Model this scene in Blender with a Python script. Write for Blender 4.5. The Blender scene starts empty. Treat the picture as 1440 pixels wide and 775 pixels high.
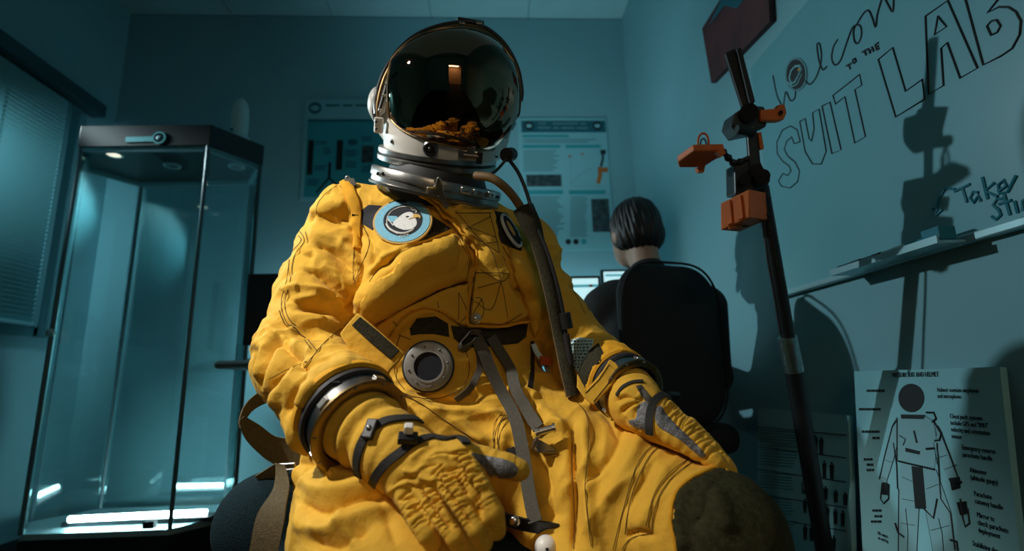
import bpy, bmesh, math, random
import numpy as np
from mathutils import Vector, Matrix, Quaternion
from mathutils.bvhtree import BVHTree
from mathutils.geometry import delaunay_2d_cdt

S = bpy.context.scene
COL = S.collection
random.seed(7); RNG = np.random.default_rng(7)

# ------------------------------------------------------------------ camera
CAM_H = 0.62
FPX = 720.0                                   # 18 mm lens on a 36 mm wide frame
_p, _y, _r = [math.radians(v) for v in (11.8, 3.18, -1.63)]
_F = np.array([math.sin(_y)*math.cos(_p), math.cos(_y)*math.cos(_p), math.sin(_p)])
_X = np.array([math.cos(_y), -math.sin(_y), 0.0]); _U = np.cross(_X, _F)
_RX = _X*math.cos(_r)+_U*math.sin(_r); _UP = -_X*math.sin(_r)+_U*math.cos(_r)
_C = np.array([0, 0, CAM_H])
cam_d = bpy.data.cameras.new('camera'); cam_d.sensor_width = 36; cam_d.lens = 18.0
cam_d.clip_start = 0.02
cam = bpy.data.objects.new('camera', cam_d); COL.objects.link(cam)
cam.matrix_world = Matrix(((_RX[0], _UP[0], -_F[0], 0), (_RX[1], _UP[1], -_F[1], 0),
                           (_RX[2], _UP[2], -_F[2], CAM_H), (0, 0, 0, 1)))
cam_d.dof.use_dof = True; cam_d.dof.focus_distance = 0.95; cam_d.dof.aperture_fstop = 2.4
S.camera = cam
# ------------------------------------------------------------------ world, exposure
w = bpy.data.worlds.new('world'); S.world = w; w.use_nodes = True
w.node_tree.nodes['Background'].inputs[0].default_value = (0.02, 0.05, 0.06, 1)
w.node_tree.nodes['Background'].inputs[1].default_value = 0.3
S.view_settings.view_transform = 'Standard'; S.view_settings.look = 'None'
S.view_settings.exposure = 0.0; S.view_settings.gamma = 1.0
S.view_settings.use_curve_mapping = False
# ------------------------------------------------------------------ lights
def lamp(name, kind, loc, target, power, color, size=0.1, spot=None, blend=0.5, sy=None):
    d = bpy.data.lights.new(name, kind); d.energy = power; d.color = color
    if kind == 'AREA':
        d.size = size
        if sy: d.shape = 'RECTANGLE'; d.size_y = sy
    else: d.shadow_soft_size = size
    if spot: d.spot_size = math.radians(spot); d.spot_blend = blend
    o = bpy.data.objects.new(name, d); COL.objects.link(o); o.location = loc
    o.rotation_euler = (Vector(target)-Vector(loc)).to_track_quat('-Z', 'Y').to_euler()
    return o
TEAL = (0.62, 0.93, 1.0)
lamp('studio_lamp', 'SPOT', (-1.95, 2.05, 1.88), (0.85, 1.08, 0.56), 102, (0.72, 0.95, 1.0), 0.03, 62, 0.9)
lamp('key_lamp', 'SPOT', (-1.28, 0.44, 1.96), (-0.37, 0.97, 0.82), 160, (1.0, 0.965, 0.90), 0.035, 41, 1.0)
lamp('ceiling_fill', 'AREA', (-0.4, 0.2, 2.8), (-0.4, 0.2, 0.0), 0.8, TEAL, 2.6)  # added unseen area light, stands in for dim ambient fill
lamp('wash_fill', 'SPOT', (0.0, 2.05, 1.05), (0.55, 2.45, 2.85), 30, TEAL, 0.15, 104, 1.0)  # added lamp hidden behind the suit, brightens ceiling and back wall
lamp('back_wall_fill', 'AREA', (-0.15, 2.50, 0.85), (-0.15, 2.8, 0.85), 7.0, TEAL, 2.0, sy=0.2)  # added unseen strip facing the wall, imitates the glow low behind the desk
lamp('blind_fill', 'SPOT', (-1.80, 1.40, 1.60), (-2.09, 1.98, 1.48), 48, TEAL, 0.03, 76, 1.0)  # extra unseen spot, added to brighten the blind slats

# ------------------------------------------------------------------ pixel helpers (1440 x 775): rays to points in the room
def ray(px, py): return _F+_RX*(px-720)/FPX-_UP*(py-387.5)/FPX
def dep(px, py, d): return _C+ray(px, py)*d
def onX(px, py, x): q = ray(px, py); return _C+q*(x/q[0])
def onY(px, py, y): q = ray(px, py); return _C+q*(y/q[1])
def onZ(px, py, z): q = ray(px, py); return _C+q*((z-CAM_H)/q[2])
def onP(px, py, o, n):
    q = ray(px, py); n = np.asarray(n); return _C+q*(((np.asarray(o)-_C)@n)/(q@n))
def proj(V):
    v = np.asarray(V)-_C; z = v@_F
    return np.stack([720+FPX*(v@_RX)/z, 387.5-FPX*(v@_UP)/z, z], -1)

# ------------------------------------------------------------------ materials
def mat(name, col, rough=0.6, metal=0.0, noise=0.0, nscale=20, bump=0.0, bscale=200, emit=None, estr=0,
        spec=0.5, sheen=0.0, coat=0.0, bump2=0.0, b2scale=30):
    m = bpy.data.materials.new(name); m.use_nodes = True
    nt = m.node_tree; b = nt.nodes['Principled BSDF']
    b.inputs['Base Color'].default_value = (*col, 1); b.inputs['Roughness'].default_value = rough
    b.inputs['Metallic'].default_value = metal; b.inputs['Specular IOR Level'].default_value = spec
    b.inputs['Sheen Weight'].default_value = sheen; b.inputs['Coat Weight'].default_value = coat
    tc = nt.nodes.new('ShaderNodeTexCoord')
    if noise:
        n = nt.nodes.new('ShaderNodeTexNoise'); n.inputs['Scale'].default_value = nscale; n.inputs['Detail'].default_value = 6
        nt.links.new(tc.outputs['Object'], n.inputs['Vector'])
        r = nt.nodes.new('ShaderNodeValToRGB'); r.color_ramp.elements[0].position = 0.25; r.color_ramp.elements[1].position = 0.75
        r.color_ramp.elements[0].color = (*[c*(1-noise) for c in col], 1); r.color_ramp.elements[1].color = (*[min(1, c*(1+noise*0.6)) for c in col], 1)
        nt.links.new(n.outputs['Fac'], r.inputs['Fac']); nt.links.new(r.outputs['Color'], b.inputs['Base Color'])
    prev = None
    for st, sc, dist in ((bump2, b2scale, 0.01), (bump, bscale, 0.002)):
        if st:
            n = nt.nodes.new('ShaderNodeTexNoise'); n.inputs['Scale'].default_value = sc; n.inputs['Detail'].default_value = 4
            nt.links.new(tc.outputs['Object'], n.inputs['Vector'])
            bp = nt.nodes.new('ShaderNodeBump'); bp.inputs['Strength'].default_value = st; bp.inputs['Distance'].default_value = dist
            nt.links.new(n.outputs['Fac'], bp.inputs['Height'])
            if prev: nt.links.new(prev.outputs['Normal'], bp.inputs['Normal'])
            nt.links.new(bp.outputs['Normal'], b.inputs['Normal']); prev = bp
    if emit:
        b.inputs['Emission Color'].default_value = (*emit, 1); b.inputs['Emission Strength'].default_value = estr
    return m

def glass_mat(name, tint=(0.75, 0.93, 0.95), refl=0.08):
    m = bpy.data.materials.new(name); m.use_nodes = True; nt = m.node_tree
    nt.nodes.remove(nt.nodes['Principled BSDF'])
    out = nt.nodes['Material Output']; t = nt.nodes.new('ShaderNodeBsdfTransparent'); t.inputs[0].default_value = (*tint, 1)
    g = nt.nodes.new('ShaderNodeBsdfGlossy'); g.inputs['Roughness'].default_value = 0.03; g.inputs[0].default_value = (0.8, 1, 1, 1)
    lw = nt.nodes.new('ShaderNodeFresnel'); lw.inputs['IOR'].default_value = 1.45
    ad = nt.nodes.new('ShaderNodeMath'); ad.operation = 'ADD'; ad.inputs[1].default_value = refl-0.04; ad.use_clamp = True
    nt.links.new(lw.outputs[0], ad.inputs[0]); mx = nt.nodes.new('ShaderNodeMixShader')
    nt.links.new(ad.outputs[0], mx.inputs[0]); nt.links.new(t.outputs[0], mx.inputs[1]); nt.links.new(g.outputs[0], mx.inputs[2])
    nt.links.new(mx.outputs[0], out.inputs[0]); return m

M = {}
M['wall'] = mat('wall_paint', (0.23, 0.47, 0.53), 0.75, noise=0.05, nscale=3, bump=0.1, bscale=300)
M['ceil'] = mat('ceiling_tile_paint', (0.32, 0.56, 0.61), 0.85, noise=0.05, nscale=8, bump=0.1, bscale=200)
M['floor'] = mat('dark_carpet', (0.01, 0.013, 0.015), 0.95, noise=0.4, nscale=150)
M['suit'] = mat('yellow_canvas', (0.75, 0.42, 0.04), 0.78, noise=0.13, nscale=14, bump=0.30, bscale=700, bump2=0.35, b2scale=42, spec=0.2, sheen=0.05)
M['suit_d'] = mat('yellow_canvas_edge', (0.74, 0.36, 0.02), 0.8, noise=0.15, nscale=60, bump=0.3, bscale=700, spec=0.2)
M['thread'] = mat('dark_thread', (0.07, 0.036, 0.008), 0.9)
M['velcro'] = mat('olive_hook_and_loop', (0.045, 0.042, 0.026), 0.95, spec=0.1, noise=0.6, nscale=260, bump=0.8, bscale=500)
M['knee'] = mat('olive_felt_knee', (0.045, 0.044, 0.020), 0.95, spec=0.1, noise=0.45, nscale=120, bump=0.8, bscale=400, bump2=0.3, b2scale=40)
M['web'] = mat('grey_webbing', (0.095, 0.088, 0.07), 0.85, spec=0.2, noise=0.25, nscale=300, bump=0.6, bscale=500)
M['khaki'] = mat('khaki_webbing', (0.12, 0.098, 0.055), 0.85, spec=0.2, noise=0.3, nscale=250, bump=0.6, bscale=450)
M['blackweb'] = mat('black_webbing', (0.02, 0.02, 0.018), 0.8, noise=0.4, nscale=200, bump=0.5, bscale=400)
M['black'] = mat('black_plastic', (0.012, 0.013, 0.015), 0.45)
M['rubber'] = mat('black_rubber', (0.018, 0.018, 0.02), 0.6, noise=0.2, nscale=50)
M['steel'] = mat('brushed_steel', (0.62, 0.60, 0.56), 0.28, 1.0, noise=0.12, nscale=60)
M['gun'] = mat('gunmetal', (0.22, 0.215, 0.21), 0.35, 1.0, noise=0.2, nscale=40)
M['bronze'] = mat('bronze_anodised', (0.22, 0.15, 0.07), 0.4, 1.0, noise=0.25, nscale=40)
M['disc'] = mat('grey_disc_metal', (0.30, 0.30, 0.28), 0.55, 0.3, noise=0.15, nscale=80)
M['white'] = mat('white_shell_paint', (0.80, 0.77, 0.70), 0.42, noise=0.06, nscale=20, coat=0.2)
M['visor'] = mat('dark_gold_visor', (0.23, 0.14, 0.085), 0.03, 1.0, coat=0.0)
M['greymesh'] = mat('grey_grip_mesh', (0.17, 0.17, 0.175), 0.55, 0.2, noise=0.6, nscale=300, bump=0.9, bscale=260)
M['blue'] = mat('patch_blue_thread', (0.20, 0.50, 0.66), 0.8, noise=0.25, nscale=400, bump=0.6, bscale=500)
M['patchblack'] = mat('patch_black_thread', (0.01, 0.012, 0.02), 0.85, noise=0.3, nscale=400, bump=0.5, bscale=500)
M['patchwhite'] = mat('patch_white_thread', (0.75, 0.76, 0.74), 0.8, noise=0.25, nscale=400, bump=0.6, bscale=400)
M['patchgold'] = mat('patch_gold_thread', (0.62, 0.38, 0.10), 0.8, noise=0.25, nscale=400, bump=0.6, bscale=500)
M['hose'] = mat('brown_hose', (0.20, 0.12, 0.045), 0.6, bump=0.5, bscale=300)
M['orange'] = mat('orange_printed_plastic', (0.75, 0.16, 0.02), 0.55, noise=0.1, nscale=30)
M['darkpart'] = mat('dark_grey_printed_plastic', (0.022, 0.027, 0.03), 0.4)
M['alu'] = mat('aluminium_trim', (0.40, 0.62, 0.66), 0.4, 0.6)
M['silver'] = mat('silver_tape', (0.4, 0.5, 0.5), 0.3, 0.9, noise=0.3, nscale=90, bump=0.6, bscale=80)
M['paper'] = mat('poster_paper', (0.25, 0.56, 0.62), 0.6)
M['teal'] = mat('teal_print', (0.01, 0.13, 0.17), 0.6)
M['ltteal'] = mat('light_teal_print', (0.03, 0.35, 0.40), 0.6)
M['midprint'] = mat('grey_teal_print', (0.12, 0.27, 0.31), 0.6)
M['ink'] = mat('black_ink', (0.008, 0.012, 0.014), 0.6)
M['photo'] = mat('dark_photo_print', (0.05, 0.085, 0.095), 0.5, noise=0.95, nscale=45)
M['orangeprint'] = mat('orange_print', (0.5, 0.14, 0.02), 0.6)
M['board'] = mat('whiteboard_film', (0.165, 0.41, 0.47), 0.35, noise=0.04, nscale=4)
M['bluemarker'] = mat('teal_marker_ink', (0.01, 0.19, 0.26), 0.6)
M['canvas'] = mat('red_brown_canvas_print', (0.11, 0.028, 0.03), 0.7, noise=0.75, nscale=6)
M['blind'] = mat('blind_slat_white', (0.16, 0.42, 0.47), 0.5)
M['frame'] = mat('window_frame_paint', (0.10, 0.27, 0.31), 0.6)
M['darkframe'] = mat('blind_cassette', (0.03, 0.09, 0.11), 0.6)
M['cabblack'] = mat('black_laminate', (0.006, 0.009, 0.011), 0.4)
M['led'] = mat('led_strip_light', (0.8, 1, 1), 0.5, emit=(0.72, 0.97, 1.0), estr=55)
M['lampglow'] = mat('warm_lamp_glow', (1, 0.9, 0.75), 0.5, emit=(1.0, 0.86, 0.66), estr=1.6)
M['lampoff'] = mat('unlit_lamp_lens', (0.05, 0.08, 0.09), 0.2)
M['screen'] = mat('lit_screen', (0.3, 0.4, 0.4), 0.4, emit=(0.55, 0.88, 0.93), estr=0.95)
M['screen2'] = mat('screen_dim_print', (0.05, 0.3, 0.38), 0.4, emit=(0.10, 0.45, 0.52), estr=0.6)
M['corr'] = mat('corridor_light', (1, 0.9, 0.7), 0.5, emit=(1.0, 0.80, 0.55), estr=22.0)
M['corrwall'] = mat('corridor_wall_paint', (0.55, 0.42, 0.28), 0.8)
M['hair'] = mat('dark_brown_hair', (0.012, 0.007, 0.005), 0.5, noise=0.5, nscale=90, bump=0.6, bscale=120)
M['skin'] = mat('skin', (0.46, 0.28, 0.20), 0.55, noise=0.08, nscale=30)
M['jacket'] = mat('black_jacket', (0.007, 0.008, 0.010), 0.85, bump=0.3, bscale=300)
M['chair'] = mat('black_chair_fabric', (0.006, 0.007, 0.009), 0.8, bump=0.4, bscale=400)
M['seatfab'] = mat('dark_teal_seat_fabric', (0.008, 0.022, 0.028), 0.9, spec=0.12, noise=0.6, nscale=350, bump=0.9, bscale=420)
M['desk'] = mat('dark_desk_laminate', (0.06, 0.12, 0.14), 0.45)
M['glass'] = glass_mat('cabinet_glass', (0.93, 0.985, 0.99), 0.07); M['glassw'] = glass_mat('window_glass', (0.6, 0.8, 0.82), 0.06)
M['whiteobj'] = mat('pale_plastic', (0.42, 0.62, 0.64), 0.5)
M['figure'] = mat('printed_suit_tone', (0.24, 0.47, 0.52), 0.6)
M['post'] = mat('dark_glass_edge', (0.05, 0.11, 0.13), 0.35)
M['ringmetal'] = mat('worn_ring_metal', (0.36, 0.345, 0.32), 0.33, 1.0, noise=0.25, nscale=50)
M['red'] = mat('red_tab_fabric', (0.45, 0.08, 0.02), 0.8)
M['steelgrey'] = mat('satin_grey_plastic', (0.33, 0.36, 0.36), 0.45)

# ------------------------------------------------------------------ mesh builder
class MB:
    def __init__(s): s.v = []; s.f = []
    def add(s, vs, fs):
        o = len(s.v); s.v += [tuple(map(float, q)) for q in vs]; s.f += [tuple(i+o for i in f) for f in fs]; return s
    def box(s, c, half, rot=None):
        c = np.asarray(c, float); R = np.eye(3) if rot is None else np.asarray(rot)
        vs = [c+R@np.array([x*half[0], y*half[1], z*half[2]]) for x in (-1, 1) for y in (-1, 1) for z in (-1, 1)]
        return s.add(vs, [(0, 1, 3, 2), (4, 6, 7, 5), (0, 4, 5, 1), (2, 3, 7, 6), (0, 2, 6, 4), (1, 5, 7, 3)])
    def bb(s, a, b):
        a = np.minimum(a, b)*1.0, np.maximum(a, b)*1.0
        return s.box((a[0]+a[1])/2, (a[1]-a[0])/2)
    def lathe(s, o, axis, prof, n=48, caps=True):
        """prof: list of (radius, height along axis)"""
        o = np.asarray(o, float); R = frame_of(axis)
        vs = []; fs = []
        for r, h in prof:
            for i in range(n):
                a = 2*math.pi*i/n; vs.append(o+R@np.array([r*math.cos(a), r*math.sin(a), h]))
        for j in range(len(prof)-1):
            for i in range(n): fs.append((j*n+i, j*n+(i+1) % n, (j+1)*n+(i+1) % n, (j+1)*n+i))
        if caps:
            fs.append(tuple(reversed(range(n)))); k = (len(prof)-1)*n; fs.append(tuple(range(k, k+n)))
        return s.add(vs, fs)
    def cyl(s, a, b, r, r2=None, n=24):
        a = np.asarray(a, float); b = np.asarray(b, float); L = np.linalg.norm(b-a)
        return s.lathe(a, b-a, [(r, 0), (r if r2 is None else r2, L)], n)
    def tube(s, pts, r, n=8, closed=False):
        P = np.asarray(pts, float); m = len(P)
        rr = np.full(m, r) if np.isscalar(r) else np.asarray(r)
        T = np.roll(P, -1, 0)-np.roll(P, 1, 0) if closed else np.gradient(P, axis=0)
        T /= np.linalg.norm(T, axis=1, keepdims=True)+1e-12
        up = np.array([0.3, 0.2, 1.0]); N = np.cross(T[0], up); N /= np.linalg.norm(N)+1e-9
        vs = []; fs = []
        for i in range(m):
            N = N-T[i]*(N@T[i]); N /= np.linalg.norm(N)+1e-12; B = np.cross(T[i], N)
            for k in range(n):
                a = 2*math.pi*k/n; vs.append(P[i]+rr[i]*(N*math.cos(a)+B*math.sin(a)))
        for i in range(m if closed else m-1):
            j = (i+1) % m
            for k in range(n): fs.append((i*n+k, i*n+(k+1) % n, j*n+(k+1) % n, j*n+k))
        if not closed: fs.append(tuple(reversed(range(n)))); fs.append(tuple(range((m-1)*n, m*n)))
        return s.add(vs, fs)
    def ribbon(s, pts, side, width, thick):
        """pts centre line, side: per-point width direction (unit)"""
        P = np.asarray(pts, float); m = len(P); W = np.asarray(side, float)
        if W.ndim == 1: W = np.tile(W, (m, 1))
        T = np.gradient(P, axis=0); T /= np.linalg.norm(T, axis=1, keepdims=True)+1e-12
        W = W-T*np.sum(W*T, 1, keepdims=True); W /= np.linalg.norm(W, axis=1, keepdims=True)+1e-12
        N = np.cross(T, W); ww = np.full(m, width) if np.isscalar(width) else np.asarray(width)
        vs = []; fs = []
        for i in range(m):
            for a, b in ((-1, -1), (1, -1), (1, 1), (-1, 1)): vs.append(P[i]+W[i]*a*ww[i]/2+N[i]*b*thick/2)
        for i in range(m-1):
            for k in range(4): fs.append((i*4+k, i*4+(k+1) % 4, (i+1)*4+(k+1) % 4, (i+1)*4+k))
        fs.append((3, 2, 1, 0)); k = 4*(m-1); fs.append((k, k+1, k+2, k+3))
        return s.add(vs, fs)
    def prism(s, poly, n, t):
        """poly: 3-D points in one plane, extruded t along n"""
        P = np.asarray(poly, float); n = np.asarray(n, float); n = n/np.linalg.norm(n); m = len(P)
        return s.add(list(P)+list(P+n*t), [tuple(reversed(range(m))), tuple(range(m, 2*m))]+[(i, (i+1) % m, (i+1) % m+m, i+m) for i in range(m)])
    def sphere(s, c, r, n=20, m=12, R=None):
        c = np.asarray(c, float); r = np.array([r]*3 if np.isscalar(r) else r, float); R = np.eye(3) if R is None else np.asarray(R)
        vs = [c+R@np.array([0, 0, r[2]])]; fs = []
        for j in range(1, m):
            t = math.pi*j/m
            for i in range(n):
                a = 2*math.pi*i/n; vs.append(c+R@(r*np.array([math.sin(t)*math.cos(a), math.sin(t)*math.sin(a), math.cos(t)])))
        vs.append(c-R@np.array([0, 0, r[2]])); e = len(vs)-1
        for i in range(n):
            fs.append((0, 1+i, 1+(i+1) % n)); k = 1+(m-2)*n; fs.append((k+i, e, k+(i+1) % n))
        for j in range(m-2):
            for i in range(n): a = 1+j*n; fs.append((a+i, a+n+i, a+n+(i+1) % n, a+(i+1) % n))
        return s.add(vs, fs)
    def mesh(s, name):
        me = bpy.data.meshes.new(name); me.from_pydata(s.v, [], s.f); me.update(); return me

def frame_of(axis):
    z = np.asarray(axis, float); z = z/np.linalg.norm(z)
    x = np.cross(z, [0.13, 0.1, 1.0] if abs(z[2]) < 0.95 else [1.0, 0.1, 0]); x /= np.linalg.norm(x)
    return np.stack([x, np.cross(z, x), z], 1)

def link(name, me, m, parent=None, smooth=True, bevel=0, fixn=True):
    if fixn:
        bm = bmesh.new(); bm.from_mesh(me); bmesh.ops.recalc_face_normals(bm, faces=bm.faces); bm.to_mesh(me); bm.free()
    me.materials.clear(); me.materials.append(m)
    o = bpy.data.objects.new(name, me); COL.objects.link(o)
    if bevel:
        b = o.modifiers.new('bevel', 'BEVEL'); b.width = bevel; b.segments = 2; b.limit_method = 'ANGLE'; b.angle_limit = 0.7
    if smooth:
        me.polygons.foreach_set('use_smooth', [True]*len(me.polygons)); me.set_sharp_from_angle(angle=math.radians(38))
    if parent is not None: put(o, parent)
    return o
def put(o, parent):
    o.parent = parent
    base = parent.location.copy(); p = parent.parent
    if parent.type == 'EMPTY': o.matrix_parent_inverse = Matrix.Translation(-base)
def obj(name, mb, m, parent=None, smooth=True, bevel=0): return link(name, mb.mesh(name), m, parent, smooth, bevel)
def tag(o, label, cat, group=None):
    o['label'] = label; o['category'] = cat
    if group: o['group'] = group
    return o
def thing(name, label, cat, loc, group=None):
    o = bpy.data.objects.new(name, None); COL.objects.link(o); o.location = [float(v) for v in loc]; o.empty_display_size = 0.05
    bpy.context.view_layer.update() if False else None
    return tag(o, label, cat, group)
def struct(name, mb, m, parent=None, smooth=False, bevel=0):
    o = obj(name, mb, m, parent, smooth, bevel)
    if parent is None: o['kind'] = 'structure'
    return o
def spline(pts, n=40, closed=False):
    P = [np.asarray(p, float) for p in pts]; out = []
    m = len(P); segs = m if closed else m-1; k = max(2, n//segs)
    for i in range(segs):
        if closed: a, b, c, d = P[(i-1) % m], P[i], P[(i+1) % m], P[(i+2) % m]
        else: a, b, c, d = P[max(i-1, 0)], P[i], P[i+1], P[min(i+2, m-1)]
        for j in range(k):
            t = j/k; out.append(0.5*((2*b)+(-a+c)*t+(2*a-5*b+4*c-d)*t*t+(-a+3*b-3*c+d)*t**3))
    if not closed: out.append(P[-1])
    return np.array(out)
def text_mesh(s, o, u, v, h, n, thick=0.0006, align='LEFT', spacing=1.0, xs=1.0):
    """flat lettering: origin o, reading direction u, up v, cap height h, raised along n"""
    c = bpy.data.curves.new('lettering', 'FONT'); c.body = s; c.size = h/0.7; c.align_x = align; c.resolution_u = 2
    c.space_character = spacing; c.extrude = thick/2
    t = bpy.data.objects.new('lettering', c); COL.objects.link(t)
    dg = bpy.context.evaluated_depsgraph_get(); me = bpy.data.meshes.new_from_object(t.evaluated_get(dg))
    bpy.data.objects.remove(t); bpy.data.curves.remove(c)
    V = np.zeros(len(me.vertices)*3); me.vertices.foreach_get('co', V); V = V.reshape(-1, 3)
    u, v, n = [np.asarray(q, float)/np.linalg.norm(q) for q in (u, v, n)]
    P = np.asarray(o)+V[:, :1]*u*xs+V[:, 1:2]*v+(V[:, 2:]+thick/2)*n
    fs = [tuple(p.vertices) for p in me.polygons]; bpy.data.meshes.remove(me)
    return P, fs

# ------------------------------------------------------------------ signed-distance sculpting (numpy surface nets)
class SDF:
    def __init__(s, lo, hi, h):
        s.lo = np.array(lo, float); s.h = h; s.n = np.ceil((np.array(hi)-s.lo)/h).astype(int)+1
        s.F = np.full(s.n, 1e3, np.float32)
    def _sub(s, lo, hi):
        a = np.clip(np.floor((lo-s.lo)/s.h).astype(int), 0, s.n); b = np.clip(np.ceil((hi-s.lo)/s.h).astype(int)+1, 0, s.n)
        ax = [(s.lo[i]+s.h*np.arange(a[i], b[i])).astype(np.float32) for i in range(3)]
        return tuple(slice(a[i], b[i]) for i in range(3)), np.meshgrid(*ax, indexing='ij', sparse=True)
    def _mix(s, sl, d, k):
        F = s.F[sl]
        if k <= 0: np.minimum(F, d, out=F); return
        hh = np.maximum(k-np.abs(F-d), 0)/k; s.F[sl] = np.minimum(F, d)-hh*hh*k*0.25
    def cap(s, a, ra, b, rb, k=0.02, wave=None, planes=()):
        a = np.asarray(a, float); b = np.asarray(b, float); R = max(ra, rb)+k+4*s.h+0.01
        sl, (X, Y, Z) = s._sub(np.minimum(a, b)-R, np.maximum(a, b)+R)
        ab = b-a; L2 = ab@ab
        t = np.clip(((X-a[0])*ab[0]+(Y-a[1])*ab[1]+(Z-a[2])*ab[2])/L2, 0, 1)
        r = ra+(rb-ra)*t
        if wave: amp, cnt, ph = wave; r = r+amp*np.sin(t*cnt*2*math.pi+ph)*np.sin(t*math.pi)
        d = np.sqrt((X-a[0]-ab[0]*t)**2+(Y-a[1]-ab[1]*t)**2+(Z-a[2]-ab[2]*t)**2)-r
        for o, n in planes: d = np.maximum(d, (X-o[0])*n[0]+(Y-o[1])*n[1]+(Z-o[2])*n[2])
        s._mix(sl, d, k); return s
    def chain(s, pts, k=0.02, kk=None):
        for (a, ra), (b, rb) in zip(pts[:-1], pts[1:]): s.cap(a, ra, b, rb, k if kk is None else kk); kk = None
        return s
    def ell(s, c, r, k=0.02, R=None, cut=False):
        c = np.asarray(c, float); r = np.asarray(r, float); m = r.max()+k+4*s.h
        sl, (X, Y, Z) = s._sub(c-m, c+m); R = np.eye(3) if R is None else np.asarray(R)
        X, Y, Z = X-c[0], Y-c[1], Z-c[2]
        q = [R[0, i]*X+R[1, i]*Y+R[2, i]*Z for i in range(3)]
        k0 = np.sqrt(sum((q[i]/r[i])**2 for i in range(3))); k1 = np.sqrt(sum((q[i]/r[i]**2)**2 for i in range(3)))+1e-9
        d = k0*(k0-1)/k1
        if cut: s.F[sl] = np.maximum(s.F[sl], -d)
        else: s._mix(sl, d, k)
        return s
    def rbox(s, c, half, rad, k=0.01, R=None):
        c = np.asarray(c, float); half = np.asarray(half, float); m = np.linalg.norm(half)+rad+k+4*s.h
        sl, (X, Y, Z) = s._sub(c-m, c+m); R = np.eye(3) if R is None else np.asarray(R)
        X, Y, Z = X-c[0], Y-c[1], Z-c[2]
        q = [np.abs(R[0, i]*X+R[1, i]*Y+R[2, i]*Z)-(half[i]-rad) for i in range(3)]
        d = np.sqrt(sum(np.maximum(v, 0)**2 for v in q))+np.minimum(np.maximum(np.maximum(q[0], q[1]), q[2]), 0)-rad
        s._mix(sl, d, k); return s
    def nets(s):
        F = s.F; I = F < 0; nx, ny, nz = F.shape
        c = np.zeros((nx-1, ny-1, nz-1), np.int8)
        for dx in (0, 1):
            for dy in (0, 1):
                for dz in (0, 1): c += I[dx:nx-1+dx, dy:ny-1+dy, dz:nz-1+dz]
        cells = np.argwhere((c > 0) & (c < 8)); idx = np.full(c.shape, -1, np.int64); idx[tuple(cells.T)] = np.arange(len(cells))
        acc = np.zeros((len(cells), 3)); cnt = np.zeros(len(cells))
        corners = [(x, y, z) for x in (0, 1) for y in (0, 1) for z in (0, 1)]
        for i, a in enumerate(corners):
            for b in corners[i+1:]:
                if sum(abs(p-q) for p, q in zip(a, b)) != 1: continue
                fa = F[tuple((cells+a).T)].astype(float); fb = F[tuple((cells+b).T)].astype(float); m = (fa < 0) != (fb < 0)
                t = np.where(m, fa/np.where(m, fa-fb, 1), 0)
                p = np.array(a)+t[:, None]*(np.array(b)-np.array(a)); acc[m] += p[m]; cnt[m] += 1
        V = s.lo+s.h*(cells+acc/cnt[:, None]); faces = []
        for ax in range(3):
            u, v = (ax+1) % 3, (ax+2) % 3
            sh = list(F.shape); sh[ax] -= 1
            A = np.take(I, range(0, F.shape[ax]-1), ax); B = np.take(I, range(1, F.shape[ax]), ax)
            e = np.argwhere(A != B); e = e[(e[:, u] > 0) & (e[:, v] > 0) & (e[:, u] < F.shape[u]-1) & (e[:, v] < F.shape[v]-1)]
            fl = A[tuple(e.T)]
            def g(du, dv):
                q = e.copy(); q[:, u] += du; q[:, v] += dv; return idx[tuple(q.T)]
            q = np.stack([g(-1, -1), g(0, -1), g(0, 0), g(-1, 0)], 1); q[~fl] = q[~fl][:, ::-1]; faces.append(q)
        return V, np.concatenate(faces)

def arr_mesh(name, V, Q):
    me = bpy.data.meshes.new(name); n, m = len(V), len(Q)
    me.vertices.add(n); me.vertices.foreach_set('co', np.asarray(V, np.float32).ravel())
    me.loops.add(m*4); me.loops.foreach_set('vertex_index', np.asarray(Q, np.int32).ravel())
    me.polygons.add(m); me.polygons.foreach_set('loop_start', np.arange(0, m*4, 4, dtype=np.int32)); me.update(calc_edges=True); me.validate(); return me
def coords(me):
    V = np.zeros(len(me.vertices)*3, np.float32); me.vertices.foreach_get('co', V); return V.reshape(-1, 3).astype(float)
def normals(me):
    V = np.zeros(len(me.vertices)*3, np.float32); me.vertex_normals.foreach_get('vector', V); return V.reshape(-1, 3).astype(float)
def smooth_mesh(me, it):
    bm = bmesh.new(); bm.from_mesh(me)
    for _ in range(it): bmesh.ops.smooth_vert(bm, verts=bm.verts, factor=0.5, use_axis_x=True, use_axis_y=True, use_axis_z=True)
    bm.to_mesh(me); bm.free()
def sculpt(name, sdf, m, parent, it=2, sub=0):
    V, Q = sdf.nets(); me = arr_mesh(name, V, Q); smooth_mesh(me, it)
    if sub:
        o = bpy.data.objects.new('tmp', me); COL.objects.link(o); md = o.modifiers.new('s', 'SUBSURF'); md.levels = sub
        dg = bpy.context.evaluated_depsgraph_get(); me2 = bpy.data.meshes.new_from_object(o.evaluated_get(dg)); bpy.data.objects.remove(o); bpy.data.meshes.remove(me); me = me2; me.name = name
    me.polygons.foreach_set('use_smooth', [True]*len(me.polygons))
    if m is None: return me
    return link(name, me, m, parent, smooth=False, fixn=False) if False else _plain(name, me, m, parent)
def _plain(name, me, m, parent):
    me.materials.append(m); o = bpy.data.objects.new(name, me); COL.objects.link(o)
    if parent is not None: put(o, parent)
    return o

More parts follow.
